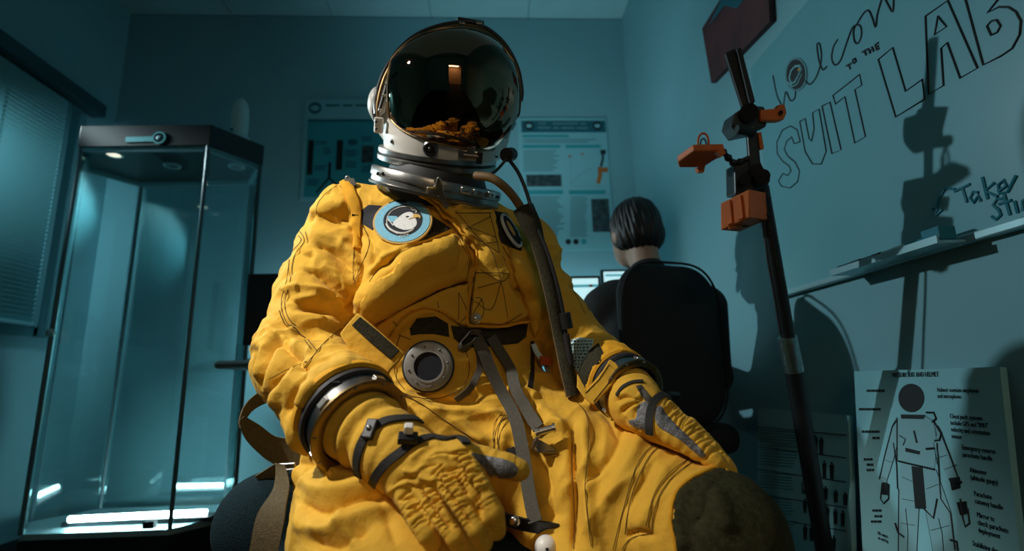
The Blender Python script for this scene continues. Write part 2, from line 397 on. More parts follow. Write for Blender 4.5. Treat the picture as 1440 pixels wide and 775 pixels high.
def polydist(P, line):
    """distance of pixel points P (n,2) to a polyline, and the parameter along it 0..1"""
    best = np.full(len(P), 1e9); tt = np.zeros(len(P)); L = np.asarray(line, float)
    seg = np.linalg.norm(np.diff(L, axis=0), axis=1); cum = np.concatenate([[0], np.cumsum(seg)])
    for i in range(len(L)-1):
        a, b = L[i], L[i+1]; ab = b-a; t = np.clip(((P-a)@ab)/(ab@ab+1e-9), 0, 1)
        d = np.linalg.norm(P-a-t[:, None]*ab, axis=1); m = d < best; best[m] = d[m]; tt[m] = (cum[i]+t[m]*seg[i])/cum[-1]
    return best, tt
# ================================================================== SETTING
XL, XR, YB, YF, ZC = -2.095, 0.896, 2.80, -1.75, 2.85
A3 = lambda *v: np.array(v, float)
struct('floor', MB().bb(A3(XL-.1, YF-2.6, -.08), A3(XR+.1, YB+.1, 0)), M['floor'])
struct('wall_back', MB().bb(A3(XL-.1, YB, 0), A3(XR+.1, YB+.1, ZC)), M['wall'])
struct('wall_right', MB().bb(A3(XR, YF, 0), A3(XR+.1, YB, ZC)), M['wall'])
WY0, WY1, WZ0, WZ1 = 1.02, 2.50, 0.93, 2.06
wl = MB()
wl.bb(A3(XL-.1, YF, 0), A3(XL, WY0, ZC)).bb(A3(XL-.1, WY1, 0), A3(XL, YB, ZC)).bb(A3(XL-.1, WY0, 0), A3(XL, WY1, WZ0)).bb(A3(XL-.1, WY0, WZ1), A3(XL, WY1, ZC))
struct('wall_left', wl, M['wall'])
DX0, DX1, DZ = -0.28, 0.62, 2.05
wf = MB()
wf.bb(A3(XL-.1, YF-.1, 0), A3(DX0, YF, ZC)).bb(A3(DX1, YF-.1, 0), A3(XR+.1, YF, ZC)).bb(A3(DX0, YF-.1, DZ), A3(DX1, YF, ZC))
struct('wall_front', wf, M['wall'])
cl = struct('ceiling', MB().bb(A3(XL-.1, YF-.1, ZC+.012), A3(XR+.1, YB+.1, ZC+.1)), M['wall'])
tile = None; TS = 0.6
tx0 = 0.30-6*TS
for i in range(7):
    for j in range(8):
        x0, y1 = tx0+i*TS, YB-j*TS
        a, b = max(x0+.004, XL), min(x0+TS-.004, XR); c, d = max(y1-TS+.004, YF), y1-.004
        if b-a < .02 or d-c < .02: continue
        obj('ceiling_tile', MB().bb(A3(a, c, ZC), A3(b, d, ZC+.02)), M['ceil'], cl, smooth=False)
# corridor seen only as a reflection in the visor
struct('wall_corridor', MB().bb(A3(-1.2, YF-2.5, 0), A3(1.4, YF-2.4, 2.5)).bb(A3(-1.25, YF-2.5, 0), A3(-1.2, YF-.1, 2.5)).bb(A3(1.4, YF-2.5, 0), A3(1.45, YF-.1, 2.5)).bb(A3(-1.2, YF-2.5, 2.5), A3(1.4, YF-.1, 2.55)), M['corrwall'])
lt = obj('corridor_light', MB().bb(A3(-.4, YF-1.9, 2.43), A3(.7, YF-1.55, 2.495)), M['corr'], None, smooth=False)
tag(lt, 'warm ceiling light in the corridor reflected in the visor', 'light')
dfm = MB()
for a, b in (((DX0-.06, 0), (DX0, DZ+.06)), ((DX1, 0), (DX1+.06, DZ+.06)), ((DX0, DZ), (DX1, DZ+.06))):
    dfm.bb(A3(a[0], YF-.11, a[1]), A3(b[0], YF+.02, b[1]))
struct('door_1', dfm, M['frame'])
# ------------------------------------------------------------------ window and blind
win = MB()
for a, b in (((WY0-.05, WZ0-.04), (WY0+.03, WZ1+.05)), ((WY1-.03, WZ0-.04), (WY1+.06, WZ1+.05)), ((WY0, WZ0-.04), (WY1, WZ0+.02)), ((WY0, WZ1-.02), (WY1, WZ1+.05)), ((1.74, WZ0), (1.78, WZ1))):
    win.bb(A3(XL-.07, a[0], a[1]), A3(XL+.012, b[0], b[1]))
wo = struct('window_1', win, M['frame'], bevel=.004)
obj('pane', MB().bb(A3(XL-.055, WY0+.03, WZ0+.02), A3(XL-.049, WY1-.03, WZ1-.02)), M['glassw'], wo, smooth=False)
bl = thing('window_blind', 'teal-lit horizontal slat blind pulled down over the window left of the glass case', 'blind', (XL+.03, 1.8, WZ1))
obj('cassette', MB().bb(A3(XL, WY0-.1, WZ1+.015), A3(XL+.075, 2.63, WZ1+.085)), M['darkframe'], bl, smooth=False, bevel=.006)
obj('side_channel', MB().bb(A3(XL+.012, 2.44, WZ0), A3(XL+.03, 2.47, WZ1)), M['frame'], bl, smooth=False)
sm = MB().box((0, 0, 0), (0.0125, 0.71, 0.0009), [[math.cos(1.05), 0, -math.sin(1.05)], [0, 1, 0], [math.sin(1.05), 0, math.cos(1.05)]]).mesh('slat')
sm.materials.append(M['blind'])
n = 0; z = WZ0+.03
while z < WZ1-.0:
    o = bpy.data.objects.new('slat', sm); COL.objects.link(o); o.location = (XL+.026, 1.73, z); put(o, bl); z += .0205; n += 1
obj('bottom_rail', MB().bb(A3(XL+.012, 1.02, WZ0), A3(XL+.04, 2.44, WZ0+.018)), M['blind'], bl, smooth=False, bevel=.003)
for yy in (1.35, 2.1): obj('ladder_cord', MB().tube([(XL+.041, yy, WZ0), (XL+.041, yy, WZ1+.02)], .0012, 6), M['frame'], bl)

# ================================================================== GLASS DISPLAY CASE (elongated hexagon)
HEX = [A3(-1.709, 2.113), A3(-1.175, 2.103), A3(-1.040, 2.302), A3(-1.170, 2.503), A3(-1.715, 2.519), A3(-1.845, 2.318)]
hc = sum(HEX)/6
def hexp(sc, z): return [np.append(hc+(p-hc)*sc, z) for p in HEX]
case = thing('display_case', 'tall empty hexagonal glass display case with black top and lit base', 'display case', (hc[0], hc[1], 0))
obj('plinth', MB().prism(hexp(1.02, 0), (0, 0, 1), .105), M['cabblack'], case, smooth=False, bevel=.004)
obj('base_tray', MB().prism(hexp(1.0, .105), (0, 0, 1), .02), M['alu'], case, smooth=False)
top = obj('top_box', MB().prism(hexp(1.03, 1.652), (0, 0, 1), .098), M['cabblack'], case, smooth=False, bevel=.003)
for i in range(6):
    a, b = HEX[i], HEX[(i+1) % 6]
    n2 = np.array([(b-a)[1], -(b-a)[0]]); n2 /= np.linalg.norm(n2); e = (b-a)/np.linalg.norm(b-a)
    q = [a+e*.012, b-e*.012]
    pts = [np.append(q[0], .125), np.append(q[1], .125), np.append(q[1], 1.645), np.append(q[0], 1.645)]
    obj('glass_pane', MB().prism(pts, np.append(-n2, 0), .005), M['glass'], case, smooth=False)
    obj('corner_post', MB().cyl(np.append(a, .125), np.append(a, 1.65), .008, n=12), M['post'], case)
    obj('top_rail', MB().bb((0, 0, 0), (0, 0, 0)) if False else MB().prism([np.append(a, 1.632), np.append(b, 1.632), np.append(b, 1.652), np.append(a, 1.652)], np.append(-n2, 0), .016), M['frame'], case, smooth=False)
# lamp rings under the top
for px, py, g in ((160, 218, True), (242, 234, False), (322, 232, False)):
    c = onZ(px, py, 1.645)
    if px == 322: c = np.array([hc[0]+.29, hc[1]-.0, 1.645])
    lr = obj('lamp_ring', MB().lathe(c, (0, 0, 1), [(.026, 0), (.036, 0), (.036, .008), (.026, .008)], 28, caps=False), M['alu'], case)
    obj('lamp_lens', MB().lathe(c+A3(0, 0, .001), (0, 0, 1), [(.027, 0), (.026, .006)], 24), M['lampglow'] if g else M['lampoff'], lr)
# LED bar near the front of the base
la, lb = A3(-1.60, 2.19, .155), A3(-1.105, 2.215, .155)
lh = obj('light_bar_housing', MB().bb(la-A3(.03, -.005, .03), lb+A3(.03, .05, -.012)), M['cabblack'], case, smooth=False)
obj('light_bar', MB().cyl(la, lb, .011, n=16), M['led'], lh)
obj('door_lock', MB().box((-1.245, 2.098, .145), (.02, .012, .012)), M['black'], case, smooth=False, bevel=.002)
hd = onY(86, 456, 2.10)
obj('door_knob', MB().lathe(A3(-1.70, 2.112, .86), (0, -1, 0), [(.009, 0), (.009, .012), (.016, .014), (.016, .022), (.008, .026)], 16), M['steel'], case)
# emblem sign on the black front
FY = hc[1]+(2.108-hc[1])*1.03-.004
fa, fb = np.append(hc+(HEX[0]-hc)*1.03, 0), np.append(hc+(HEX[1]-hc)*1.03, 0)
fu = (fb-fa)/np.linalg.norm(fb-fa); fn = np.array([fu[1], -fu[0], 0.0])
def onF(px, py): return onP(px, py, fa, fn)
sg = obj('sign_bar', MB().prism([onF(*p) for p in ((177, 200), (216, 199), (216, 192), (177, 193))], fn, .002), M['ltteal'], top, smooth=False)
sc = onF(224, 194)
obj('sign_ring', MB().lathe(sc, fn, [(.021, 0), (.028, 0), (.028, .003), (.021, .003)], 32, caps=False), M['ltteal'], top)
obj('sign_emblem', MB().sphere(sc+fn*.001, (.013, .003, .011), 16, 8), M['midprint'], top)

# pale rocket-shaped object on the case
rc = np.array([-1.20, 2.40, 1.752])
rk = thing('rocket_model', 'pale bullet-shaped model standing on the black top of the glass case', 'model', rc)
obj('body', MB().lathe(rc+A3(0, 0, .10), (0, 0, 1), [(.038, 0), (.040, .05), (.040, .11), (.036, .15), (.026, .18), (.012, .197), (.002, .202)], 28), M['whiteobj'], rk)
obj('collar', MB().lathe(rc+A3(0, 0, 0), (0, 0, 1), [(.058, 0), (.058, .05), (.052, .085), (.040, .10)], 28), M['whiteobj'], rk)
obj('green_dot', MB().sphere(rc+A3(-.018, -.036, .115), (.009, .005, .009), 12, 8), M['teal'], rk)
obj('red_mark', MB().box(rc+A3(.018, -.056, .035), (.014, .003, .012)), M['orangeprint'], rk, smooth=False)

# ================================================================== POSTERS on the back wall
PY = YB-.004
def quad(mb, a, b, y, t=.001):
    """flat printed rectangle on the back wall between pixel corners a and b"""
    p, q = onY(*a, y), onY(*b, y); x0, x1 = sorted((p[0], q[0])); z0, z1 = sorted((p[2], q[2]))
    return mb.bb(A3(x0, y-t, z0), A3(x1, y, z1))
def wallposter(name, label, x0, x1, z0, z1):
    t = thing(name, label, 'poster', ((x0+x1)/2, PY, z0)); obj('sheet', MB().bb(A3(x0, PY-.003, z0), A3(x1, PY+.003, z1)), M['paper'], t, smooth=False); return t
pr = wallposter('research_poster', 'white research poster with teal headings on the back wall, right of the helmet', .215, .748, 1.345, 2.165)
Y1 = PY-.0032
obj('heading_band', quad(MB(), (733, 170), (852, 186), Y1), M['teal'], pr, smooth=False)
for a, b in (((735, 190), (800, 193)), ((735, 204), (788, 208)), ((795, 204), (845, 208)), ((742, 268), (792, 273)), ((800, 268), (852, 273))): obj('section_bar', quad(MB(), a, b, Y1), M['ltteal'], pr, smooth=False)
tl = MB()
for c0, c1, r0, r1 in ((736, 790, 212, 242), (744, 794, 277, 332), (802, 828, 277, 332), (736, 846, 196, 201)):
    y = r0
    while y < r1: quad(tl, (c0, y), (c0+(c1-c0)*random.uniform(.78, 1), y+1.1), Y1); y += 3.4
tl_o = obj('text_lines', tl, M['midprint'], pr, smooth=False); tl_o['kind'] = 'stuff'
for a, b in (((740, 246), (790, 262)), ((831, 280), (859, 326))): obj('printed_photo', quad(MB(), a, b, Y1), M['photo'], pr, smooth=False)
ch = MB()
ch.tube([onY(*p, Y1) for p in ((803, 258), (815, 246), (826, 240), (835, 236))], .001, 4)
ch.tube([onY(*p, Y1) for p in ((802, 215), (803, 262), (848, 262))], .0008, 4)
obj('chart_line', ch, M['midprint'], pr, smooth=False)
bm_ = MB(); bm_.ribbon([onY(*p, Y1-.001) for p in ((847, 213), (848, 222), (845, 234))], (1, 0, 0), .012, .001); quad(bm_, (844, 211), (852, 217), Y1)
obj('boom_drawing', bm_, M['ink'], pr, smooth=False)
bo = MB(); bo.ribbon([onY(*p, Y1-.0012) for p in ((843, 235), (844, 246), (841, 258))], (1, 0, 0), .022, .001); quad(bo, (842, 236), (855, 242), Y1-.001)
obj('orange_drawing', bo, M['orangeprint'], pr, smooth=False)
for p in ((801, 220), (819, 217)): obj('orange_mark', quad(MB(), (p[0]-2, p[1]-1), (p[0]+2, p[1]+1), Y1-.001), M['orangeprint'], pr, smooth=False)
for k, (px, m_) in enumerate(((799, 'ink'), (810, 'ink'), (821, 'ltteal'))):
    obj('logo_dot', MB().lathe(onY(px, 340, Y1), (0, -1, 0), [(.016, 0), (.016, .001)], 20), M[m_], pr, smooth=False)
for px in (744, 840):
    c = onY(px, 177, Y1-.001)
    lg = obj('emblem_disc', MB().lathe(c, (0, -1, 0), [(.028, 0), (.028, .001)], 28), M['ink'], pr, smooth=False)
    obj('emblem_bird', MB().sphere(c+A3(0, -.001, 0), (.018, .0012, .012), 14, 6), M['paper'], lg)
hw_ = MB()
for y_, ws in ((173.6, ((757, 768), (777, 813), (816, 824))), (179.6, ((756, 774), (778, 786), (789, 808), (811, 827)))):
    for a_, b_ in ws: quad(hw_, (a_, y_-1.3+(a_-757)*.01), (b_, y_+1.3+(a_-757)*.01), Y1-.001)
ho = obj('heading_lettering', hw_, M['midprint'], pr, smooth=False); ho['kind'] = 'stuff'

p2 = wallposter('teal_poster', 'teal poster with dark boom drawings on the back wall, left of the helmet', -1.03, -.30, 1.66, 2.285)
obj('teal_field', quad(MB(), (433, 171), (560, 276), Y1), M['ltteal'], p2, smooth=False)
obj('heading_band', quad(MB(), (433, 168), (560, 171), Y1), M['teal'], p2, smooth=False)
c = onY(443, 152, Y1)
e2 = obj('emblem_disc', MB().lathe(c, (0, -1, 0), [(.038, 0), (.038, .001)], 28), M['teal'], p2, smooth=False)
obj('emblem_bird', MB().sphere(c+A3(0, -.001, 0), (.026, .0012, .017), 14, 6), M['paper'], e2)
bars = [((434, 197), (439, 246)), ((474, 197), (481, 239))]
for a, b in bars: obj('boom_drawing', quad(MB(), a, b, Y1-.001), M['ink'], p2, smooth=False)
ar = MB(); ar.ribbon([onY(*p, Y1-.002) for p in ((464, 228), (463, 250))], (1, 0, 0), .015, .001); ar.ribbon([onY(*p, Y1-.002) for p in ((463, 250), (445, 271))], (1, 0, .3), .010, .001); ar.ribbon([onY(*p, Y1-.002) for p in ((463, 250), (475, 262))], (1, 0, -.3), .010, .001)
obj('arm_drawing', ar, M['ink'], p2, smooth=False)
obj('printed_photo', quad(MB(), (509, 205), (525, 229), Y1-.001), M['photo'], p2, smooth=False)
obj('tool_drawing', MB().sphere(onY(496, 200, Y1-.001), (.03, .001, .02), 12, 6), M['teal'], p2)
cp = MB()
for a, b in (((444, 199), (463, 204)), ((455, 208), (468, 216)), ((442, 233), (460, 239)), ((485, 211), (503, 219)), ((486, 227), (504, 237)), ((508, 192), (526, 199)), ((508, 233), (526, 241)), ((432, 252), (450, 260))):
    y = a[1]
    while y < b[1]: quad(cp, (a[0], y), (b[0]-random.uniform(0, 5), y+1.2), Y1-.001); y += 2.6
co = obj('caption_lines', cp, M['teal'], p2, smooth=False); co['kind'] = 'stuff'
hw_ = MB()
for a_, b_ in ((458, 478), (482, 496), (500, 516)): quad(hw_, (a_, 147), (b_, 149.6), Y1-.001)
ho = obj('heading_lettering', hw_, M['teal'], p2, smooth=False); ho['kind'] = 'stuff'

# ================================================================== RIGHT WALL: whiteboard, writing, tray, canvas print, boards
BX = XR-.008
WBT = (onX(1080, 66, XR)[2]+onX(1146, 0, XR)[2])/2
wb = thing('whiteboard', 'large wall-mounted whiteboard film with handwritten welcome lettering', 'whiteboard', (XR, 0.7, .86))
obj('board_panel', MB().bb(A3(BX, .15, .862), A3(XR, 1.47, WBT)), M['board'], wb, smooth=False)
obj('bottom_rail', MB().bb(A3(BX-.012, .15, .845), A3(XR, 1.47, .862)), M['alu'], wb, smooth=False, bevel=.003)
WX = BX-.0008
def Z2(x, y): return onX(1080+x/2.869, y/2.869, WX)
def Z7(x, y): return onX(920+x/1.846, y/1.846, WX)
def Z4(x, y): return onX(1080+x/3.875, 280+y/3.875, WX)
def strokes(name, lst, zf, m, w, closed=False, smooth=False):
    mb = MB()
    for L in lst:
        P = [zf(*p) for p in L]
        if smooth and len(P) > 2: P = spline(P, 6*len(P))
        mb.tube(P, w/2, 6)
    return obj(name, mb, M[m], wb)
strokes('welcome_word', [[(20, 305), (35, 380), (50, 415), (62, 425), (72, 370), (90, 405), (108, 395), (112, 350)],
    [(140, 300), (165, 340), (195, 310), (215, 240), (210, 182), (198, 180), (205, 240), (220, 280), (238, 268)],
    [(282, 158), (264, 190), (257, 235), (270, 262), (292, 245), (312, 190), (335, 125), (352, 102), (372, 105), (377, 140), (364, 174), (349, 165), (346, 122), (362, 92), (385, 55), (405, 42), (420, 70), (434, 108), (441, 60), (456, 5), (463, -12)],
    [(470, -10), (485, 20), (503, 46), (507, -5)]], Z2, 'ink', .0042, smooth=True)
strokes('to_the_word', [[(316, 266), (336, 256)], [(326, 261), (332, 279)], [(343, 240), (352, 236), (356, 247), (349, 255), (342, 250), (343, 240)],
    [(380, 210), (400, 199)], [(389, 205), (397, 223)], [(405, 196), (413, 215)], [(419, 189), (427, 208)], [(409, 206), (422, 199)],
    [(432, 181), (440, 202)], [(432, 181), (446, 172)], [(436, 191), (447, 184)], [(440, 202), (449, 194)]], Z2, 'ink', .0045)
strokes('suit_word', [[(130, 572), (118, 524), (90, 508), (58, 525), (35, 575), (38, 622), (60, 652), (86, 670), (93, 690), (80, 708), (60, 700), (42, 730), (55, 752), (90, 758), (120, 732), (127, 690), (110, 655), (80, 630), (65, 603), (75, 570), (95, 553), (106, 580), (130, 572)],
    [(128, 490), (150, 612), (180, 662), (215, 662), (235, 610), (206, 440), (180, 455), (186, 520), (176, 570), (166, 560), (150, 478), (128, 490)],
    [(218, 428), (250, 412), (295, 605), (258, 620), (218, 428)],
    [(262, 385), (370, 300), (378, 343), (350, 362), (393, 552), (350, 577), (310, 390), (272, 420), (262, 385)]], Z2, 'ink', .0034)
strokes('lab_word', [[(445, 240), (503, 192), (555, 368), (622, 320), (632, 400), (515, 472), (445, 240)],
    [(635, 65), (725, 2), (845, 275), (775, 315), (723, 172), (698, 195), (708, 345), (648, 380), (635, 65)], [(685, 65), (720, 108), (672, 140), (685, 65)],
    [(795, -8), (868, 262), (940, 225), (985, 195), (1015, 140), (1020, 85), (1000, 48), (970, 29), (930, 28), (885, 52), (930, -5)], [(900, 85), (922, 80), (938, 105), (925, 130), (900, 142), (883, 105), (900, 85)]], Z2, 'ink', .0036)
strokes('take_stickers_note', [[(782, 492), (757, 488), (740, 515), (733, 550)], [(722, 542), (735, 558), (749, 544)],
    [(780, 497), (820, 478)], [(800, 487), (812, 525)], [(842, 500), (828, 498), (820, 514), (830, 526), (842, 508), (848, 522)], [(852, 460), (866, 516)], [(884, 474), (860, 496), (892, 510)], [(893, 498), (915, 482), (908, 468), (893, 480), (897, 502), (918, 498), (940, 455)],
    [(915, 515), (890, 517), (880, 532), (895, 545), (900, 558), (888, 570), (876, 562)], [(908, 505), (924, 558)], [(895, 530), (928, 520)], [(936, 522), (944, 553)], [(975, 510), (956, 522), (957, 545), (975, 545)]], Z7, 'bluemarker', .0055, smooth=False)
# round emblem sticker
def ring_px(zf, c, rx, ry, n=36): return [zf(c[0]+rx*math.cos(2*math.pi*i/n), c[1]+ry*math.sin(2*math.pi*i/n)) for i in range(n)]
st = obj('round_sticker', MB().prism(ring_px(Z2, (115, 300), 44, 68), (-1, 0, 0), .0015), M['midprint'], wb, smooth=False)
obj('sticker_field', MB().prism(ring_px(lambda a, b: Z2(a, b)-A3(.0015, 0, 0), (115, 300), 38, 60), (-1, 0, 0), .0006), M['ink'], st, smooth=False)
eb = MB(); eb.tube([Z2(*p)-A3(.002, 0, 0) for p in ((90, 315), (98, 285), (112, 268), (130, 265), (138, 280), (128, 300), (112, 330), (98, 338), (90, 315))], .003, 5)
eb.tube([Z2(*p)-A3(.002, 0, 0) for p in ((84, 330), (100, 350), (122, 338), (140, 300))], .002, 5)
obj('sticker_bird', eb, M['paper'], st)
obj('sticker_beak', MB().sphere(Z2(128, 280)-A3(.002, 0, 0), (.001, .006, .005), 8, 6), M['patchgold'], st)
# tray and the markers on it
tr = thing('marker_tray', 'narrow silver marker tray clipped under the whiteboard', 'tray', (BX-.03, 1.0, .855))
ty0, ty1 = .855, 1.15
obj('shelf', MB().bb(A3(BX-.066, ty0, .846), A3(BX-.012, ty1, .852)), M['alu'], tr, smooth=False, bevel=.002)
obj('lip', MB().bb(A3(BX-.068, ty0, .846), A3(BX-.064, ty1, .860)), M['alu'], tr, smooth=False)
def marker(y, ln, m, cap, label, x=BX-.045):
    t = thing('whiteboard_marker', label, 'marker', (x, y, .852), 'markers on the tray')
    obj('barrel', MB().cyl((x, y, .861), (x, y-ln*.62, .861), .0085, n=14), M[m], t); obj('cap', MB().cyl((x, y-ln*.62, .861), (x, y-ln, .861), .0092, n=14), M[cap], t)
marker(1.145, .07, 'black', 'black', 'black marker at the far end of the silver tray')
marker(1.07, .055, 'darkpart', 'black', 'dark grey stubby marker lying second on the silver tray')
marker(1.008, .055, 'whiteobj', 'whiteobj', 'white marker in the middle of the silver tray')
marker(.948, .045, 'bluemarker', 'bluemarker', 'short teal marker lying beside the teal eraser')
er = obj('whiteboard_eraser', MB().box((BX-.042, .877, .866), (.017, .02, .0135)), M['bluemarker'], None, smooth=False, bevel=.003); tag(er, 'small teal eraser at the near end of the silver tray', 'eraser')
# canvas print
def onR(px, py): return onX(px, py, XR-.012)
cq = [onR(990, 38), onR(1040, -28), onR(1086, 28), onR(1003, 117)]
cy0, cy1 = 1.33, 1.775
tcv = thing('canvas_print', 'small red brown canvas print high on the right wall above the boom', 'picture', (XR, 1.55, 1.75))
obj('canvas', MB().prism([np.array([XR-.02, p[1], p[2]]) for p in (onR(990, 40), onR(1003, 117), onR(1086, 30), onR(1082, -40), onR(1040, -40))], (1, 0, 0), .02), M['canvas'], tcv, smooth=False)
obj('teal_patch', MB().prism([np.array([XR-.021, p[1], p[2]]) for p in (onR(1000, 36), onR(1022, 8), onR(1040, 12), onR(1072, -30), onR(1035, -35))], (-1, 0, 0), .0006), M['teal'], tcv, smooth=False)

# leaning pressure-suit board
BO = onX(1402, 516, XR-.02); BN = np.array([-math.cos(.12), 0, math.sin(.12)])     # board plane leans on the wall
def onB(px, py, e=0): return onP(px, py, BO+BN*e, BN)
bu = np.array([0, -1.0, 0]); bv = np.cross(BN, bu)*-1; bv = bv if bv[2] > 0 else -bv
tlc, trc = onB(1201, 521), onB(1402, 516)
yl, yr = tlc[1], trc[1]; L = (BO[2])/bv[2]
tb = [np.array([BO[0], yl, BO[2]]), np.array([BO[0], yr-.005, BO[2]])]
bb_ = [t-bv*(L-.002) for t in tb]
pb = thing('suit_board', 'leaning board titled PRESSURE SUIT AND HELMET with astronaut drawing', 'board', ((tb[0]+tb[1])/2*[1, 1, 0]))
obj('sheet', MB().prism([tb[0], tb[1], bb_[1], bb_[0]], -BN, .012), M['paper'], pb, smooth=False)
def btext(s, px, py, h, align='LEFT', m='ink', hh=None):
    h *= .82
    o = onB(px, py, .0006); P, Fs = text_mesh(s, o, bu, bv, h, BN, .0006, align, xs=.66); return P, Fs
title = MB().add(*btext('PRESSURE SUIT AND HELMET', 1286, 530, .0115, 'CENTER')); obj('title_lettering', title, M['ink'], pb, smooth=False)
lab = MB()
for s, px, py, h in (('Helmet: contains earphones\nand microphone', 1318, 551, .0098), ('Chest pack: systems\ninclude GPS and "IMU"\nvelocity and orientation\nsensor', 1336, 588, .0102),
        ('Emergency reserve\nparachute handle', 1353, 632, .0105), ('Altimeter\n(altitude gauge)', 1364, 664, .0105), ('Parachute\ncutaway handle', 1370, 697, .0105), ('Mirror to\ncheck parachute\ndeployment', 1374, 727, .0105), ('Stabilizing drogue', 1368, 767, .0105)):
    lab.add(*btext(s, px, py, h))
lab.add(*btext('HD camera\non each leg', 1249, 757, .008, 'RIGHT'))
gk = MB()
for x0, x1, y_ in ((1219, 1245, 549.5), (1208, 1239, 575.5), (1212, 1237, 607), (1227, 1237, 616), (1215, 1228, 646), (1219, 1228, 653.5), (1219, 1229, 661), (1227, 1241, 718), (1230, 1241, 726), (1225, 1241, 733.5)):
    x = x0
    while x < x1-1:
        w_ = min(random.uniform(2.2, 5.5), x1-x); gk.prism([onB(*q, .0006) for q in ((x, y_-1.6), (x+w_, y_-1.6), (x+w_, y_+1.6), (x, y_+1.6))], BN, .0005); x += w_+.9
gko = obj('side_captions', gk, M['ink'], pb, smooth=False); gko['kind'] = 'stuff'
obj('caption_lettering', lab, M['ink'], pb, smooth=False)
def bz(x, y): return 1200+x/2.925, 510+y/2.925
def bpoly(pts, e=.0006): return MB().prism([onB(*bz(*p), e) for p in pts], BN, .0005)
fig = MB()
def bl_(mb, pts, w): mb.tube([onB(*bz(*p), .0012) for p in pts], w, 5); return mb
suitfig = MB()
for poly in ([(180, 235), (205, 215), (295, 220), (330, 240), (345, 300), (335, 435), (260, 425), (180, 405)], [(180, 225), (160, 260), (125, 400), (105, 480), (135, 495), (165, 400), (182, 330)], [(330, 240), (365, 300), (400, 390), (435, 470), (400, 490), (370, 440), (345, 350)],
             [(195, 410), (340, 440), (400, 610), (420, 790), (330, 790), (295, 600), (270, 600), (260, 790), (185, 790), (185, 600)]):
    suitfig.v += [];  b2 = bpoly(poly, .0004); suitfig.add(b2.v, b2.f)
for poly in ([(180, 225), (160, 260), (125, 400), (105, 480), (135, 495), (165, 400), (182, 330)], [(195, 410), (340, 440), (400, 610), (420, 790)], [(330, 790), (295, 600), (270, 600), (260, 790)], [(205, 215), (295, 220), (330, 240), (345, 300)], [(365, 300), (330, 330), (345, 420)], [(128, 400), (160, 410)], [(112, 470), (136, 480)], [(375, 440), (425, 420)], [(385, 380), (355, 390)], [(200, 470), (245, 490)], [(200, 560), (250, 570)], [(300, 520), (350, 500)], [(195, 660), (255, 670)], [(320, 690), (395, 670)]):
    fig.tube([onB(*bz(*q), .0008) for q in poly], .0006, 4)
fo_ = obj('drawn_folds', fig, M['ink'], pb); fo_['kind'] = 'stuff'
obj('drawn_suit', suitfig, M['figure'], pb, smooth=False)
hel = MB()
hp = [onB(*bz(238+52*math.cos(a), 145+52*math.sin(a)*1.12), .001) for a in np.linspace(0, 2*math.pi, 30, endpoint=False)]; hel.prism(hp, BN, .0006); obj('drawn_helmet', hel, M['ink'], pb, smooth=False)
for poly in ([(195, 213), (295, 215), (290, 232), (198, 230)], [(215, 350), (275, 365), (272, 378), (215, 366)], [(395, 475), (437, 470), (440, 515), (405, 525)], [(425, 575), (465, 570), (470, 620), (440, 628)], [(240, 425), (285, 432), (300, 600), (255, 600)], [(118, 492), (143, 495), (140, 545), (112, 540)]):
    obj('drawn_detail', bpoly(poly, .0012), M['ink'], pb, smooth=False)

ln = MB()
for pts, w_ in (([(180, 235), (160, 265), (125, 400), (108, 480)], .0012), ([(165, 330), (178, 420), (182, 520)], .0012), ([(330, 240), (365, 300), (400, 390), (430, 470)], .0014), ([(185, 405), (335, 440)], .0018), ([(180, 230), (180, 405)], .0014), ([(345, 330), (352, 450), (360, 560), (400, 620), (418, 770)], .0014), ([(290, 600), (330, 640), (345, 560)], .0018), ([(187, 520), (185, 790)], .0012), ([(300, 205), (330, 205), (340, 230), (325, 245)], .0018), ([(345, 260), (362, 290), (355, 320), (335, 320)], .0018), ([(118, 500), (112, 560), (125, 580), (145, 560), (146, 500)], .0014), ([(440, 560), (450, 640), (460, 675), (478, 660), (470, 600)], .0014), ([(395, 480), (420, 500), (445, 490)], .002), ([(250, 280), (262, 330)], .002), ([(300, 355), (335, 352)], .002), ([(172, 660), (185, 700), (210, 718)], .002), ([(400, 730), (425, 735), (430, 775)], .002), ([(190, 300), (215, 315), (205, 340)], .0012), ([(215, 600), (225, 700), (222, 780)], .0008), ([(350, 640), (365, 700), (372, 780)], .0008)):
    bl_(ln, pts, w_)
obj('drawn_outline', ln, M['ink'], pb)

# second leaning board with rows of small figures
CO = onX(1200, 585, XR-.03); CN = np.array([-math.cos(.14), 0, math.sin(.14)])
def onC(px, py, e=0): return onP(px, py, CO+CN*e, CN)
cv = np.cross(CN, bu); cv = cv if cv[2] > 0 else -cv
q0, q1 = onC(1066, 592), onC(1222, 586)
zt = max(q0[2], q1[2]); f0 = np.array([CO[0]-0*zt, q0[1], 0]); 
def cpt(y, z): return np.array([CO[0]+(z-CO[2])*CN[2]/-CN[0]*1.0, y, z]) if False else np.array([CO[0]-(CO[2]-z)*math.tan(.14), y, z])
pc = thing('figure_board', 'leaning board with rows of tiny people silhouettes, in shadow behind the boom', 'board', (CO[0], (q0[1]+q1[1])/2, 0))
ya, yb = q0[1], yl+.03
obj('sheet', MB().prism([cpt(ya, CO[2]), cpt(yb, CO[2]), cpt(yb, .002), cpt(ya, .002)], -CN, .012), M['paper'], pc, smooth=False)
fl = MB(); rl = MB()
for r, (y0, y1) in enumerate(((600, 610), (628, 642), (660, 676), (695, 712), (726, 745))):
    rl.tube([onC(1066, y0, .0006), onC(1190, y1+2, .0006)], .0012, 4)
    for k in range(6):
        yy = y0+4+k*4.1; fl.tube([onC(1068, yy, .0006), onC(1068+random.uniform(44, 54), yy+4, .0006)], .0011, 4)
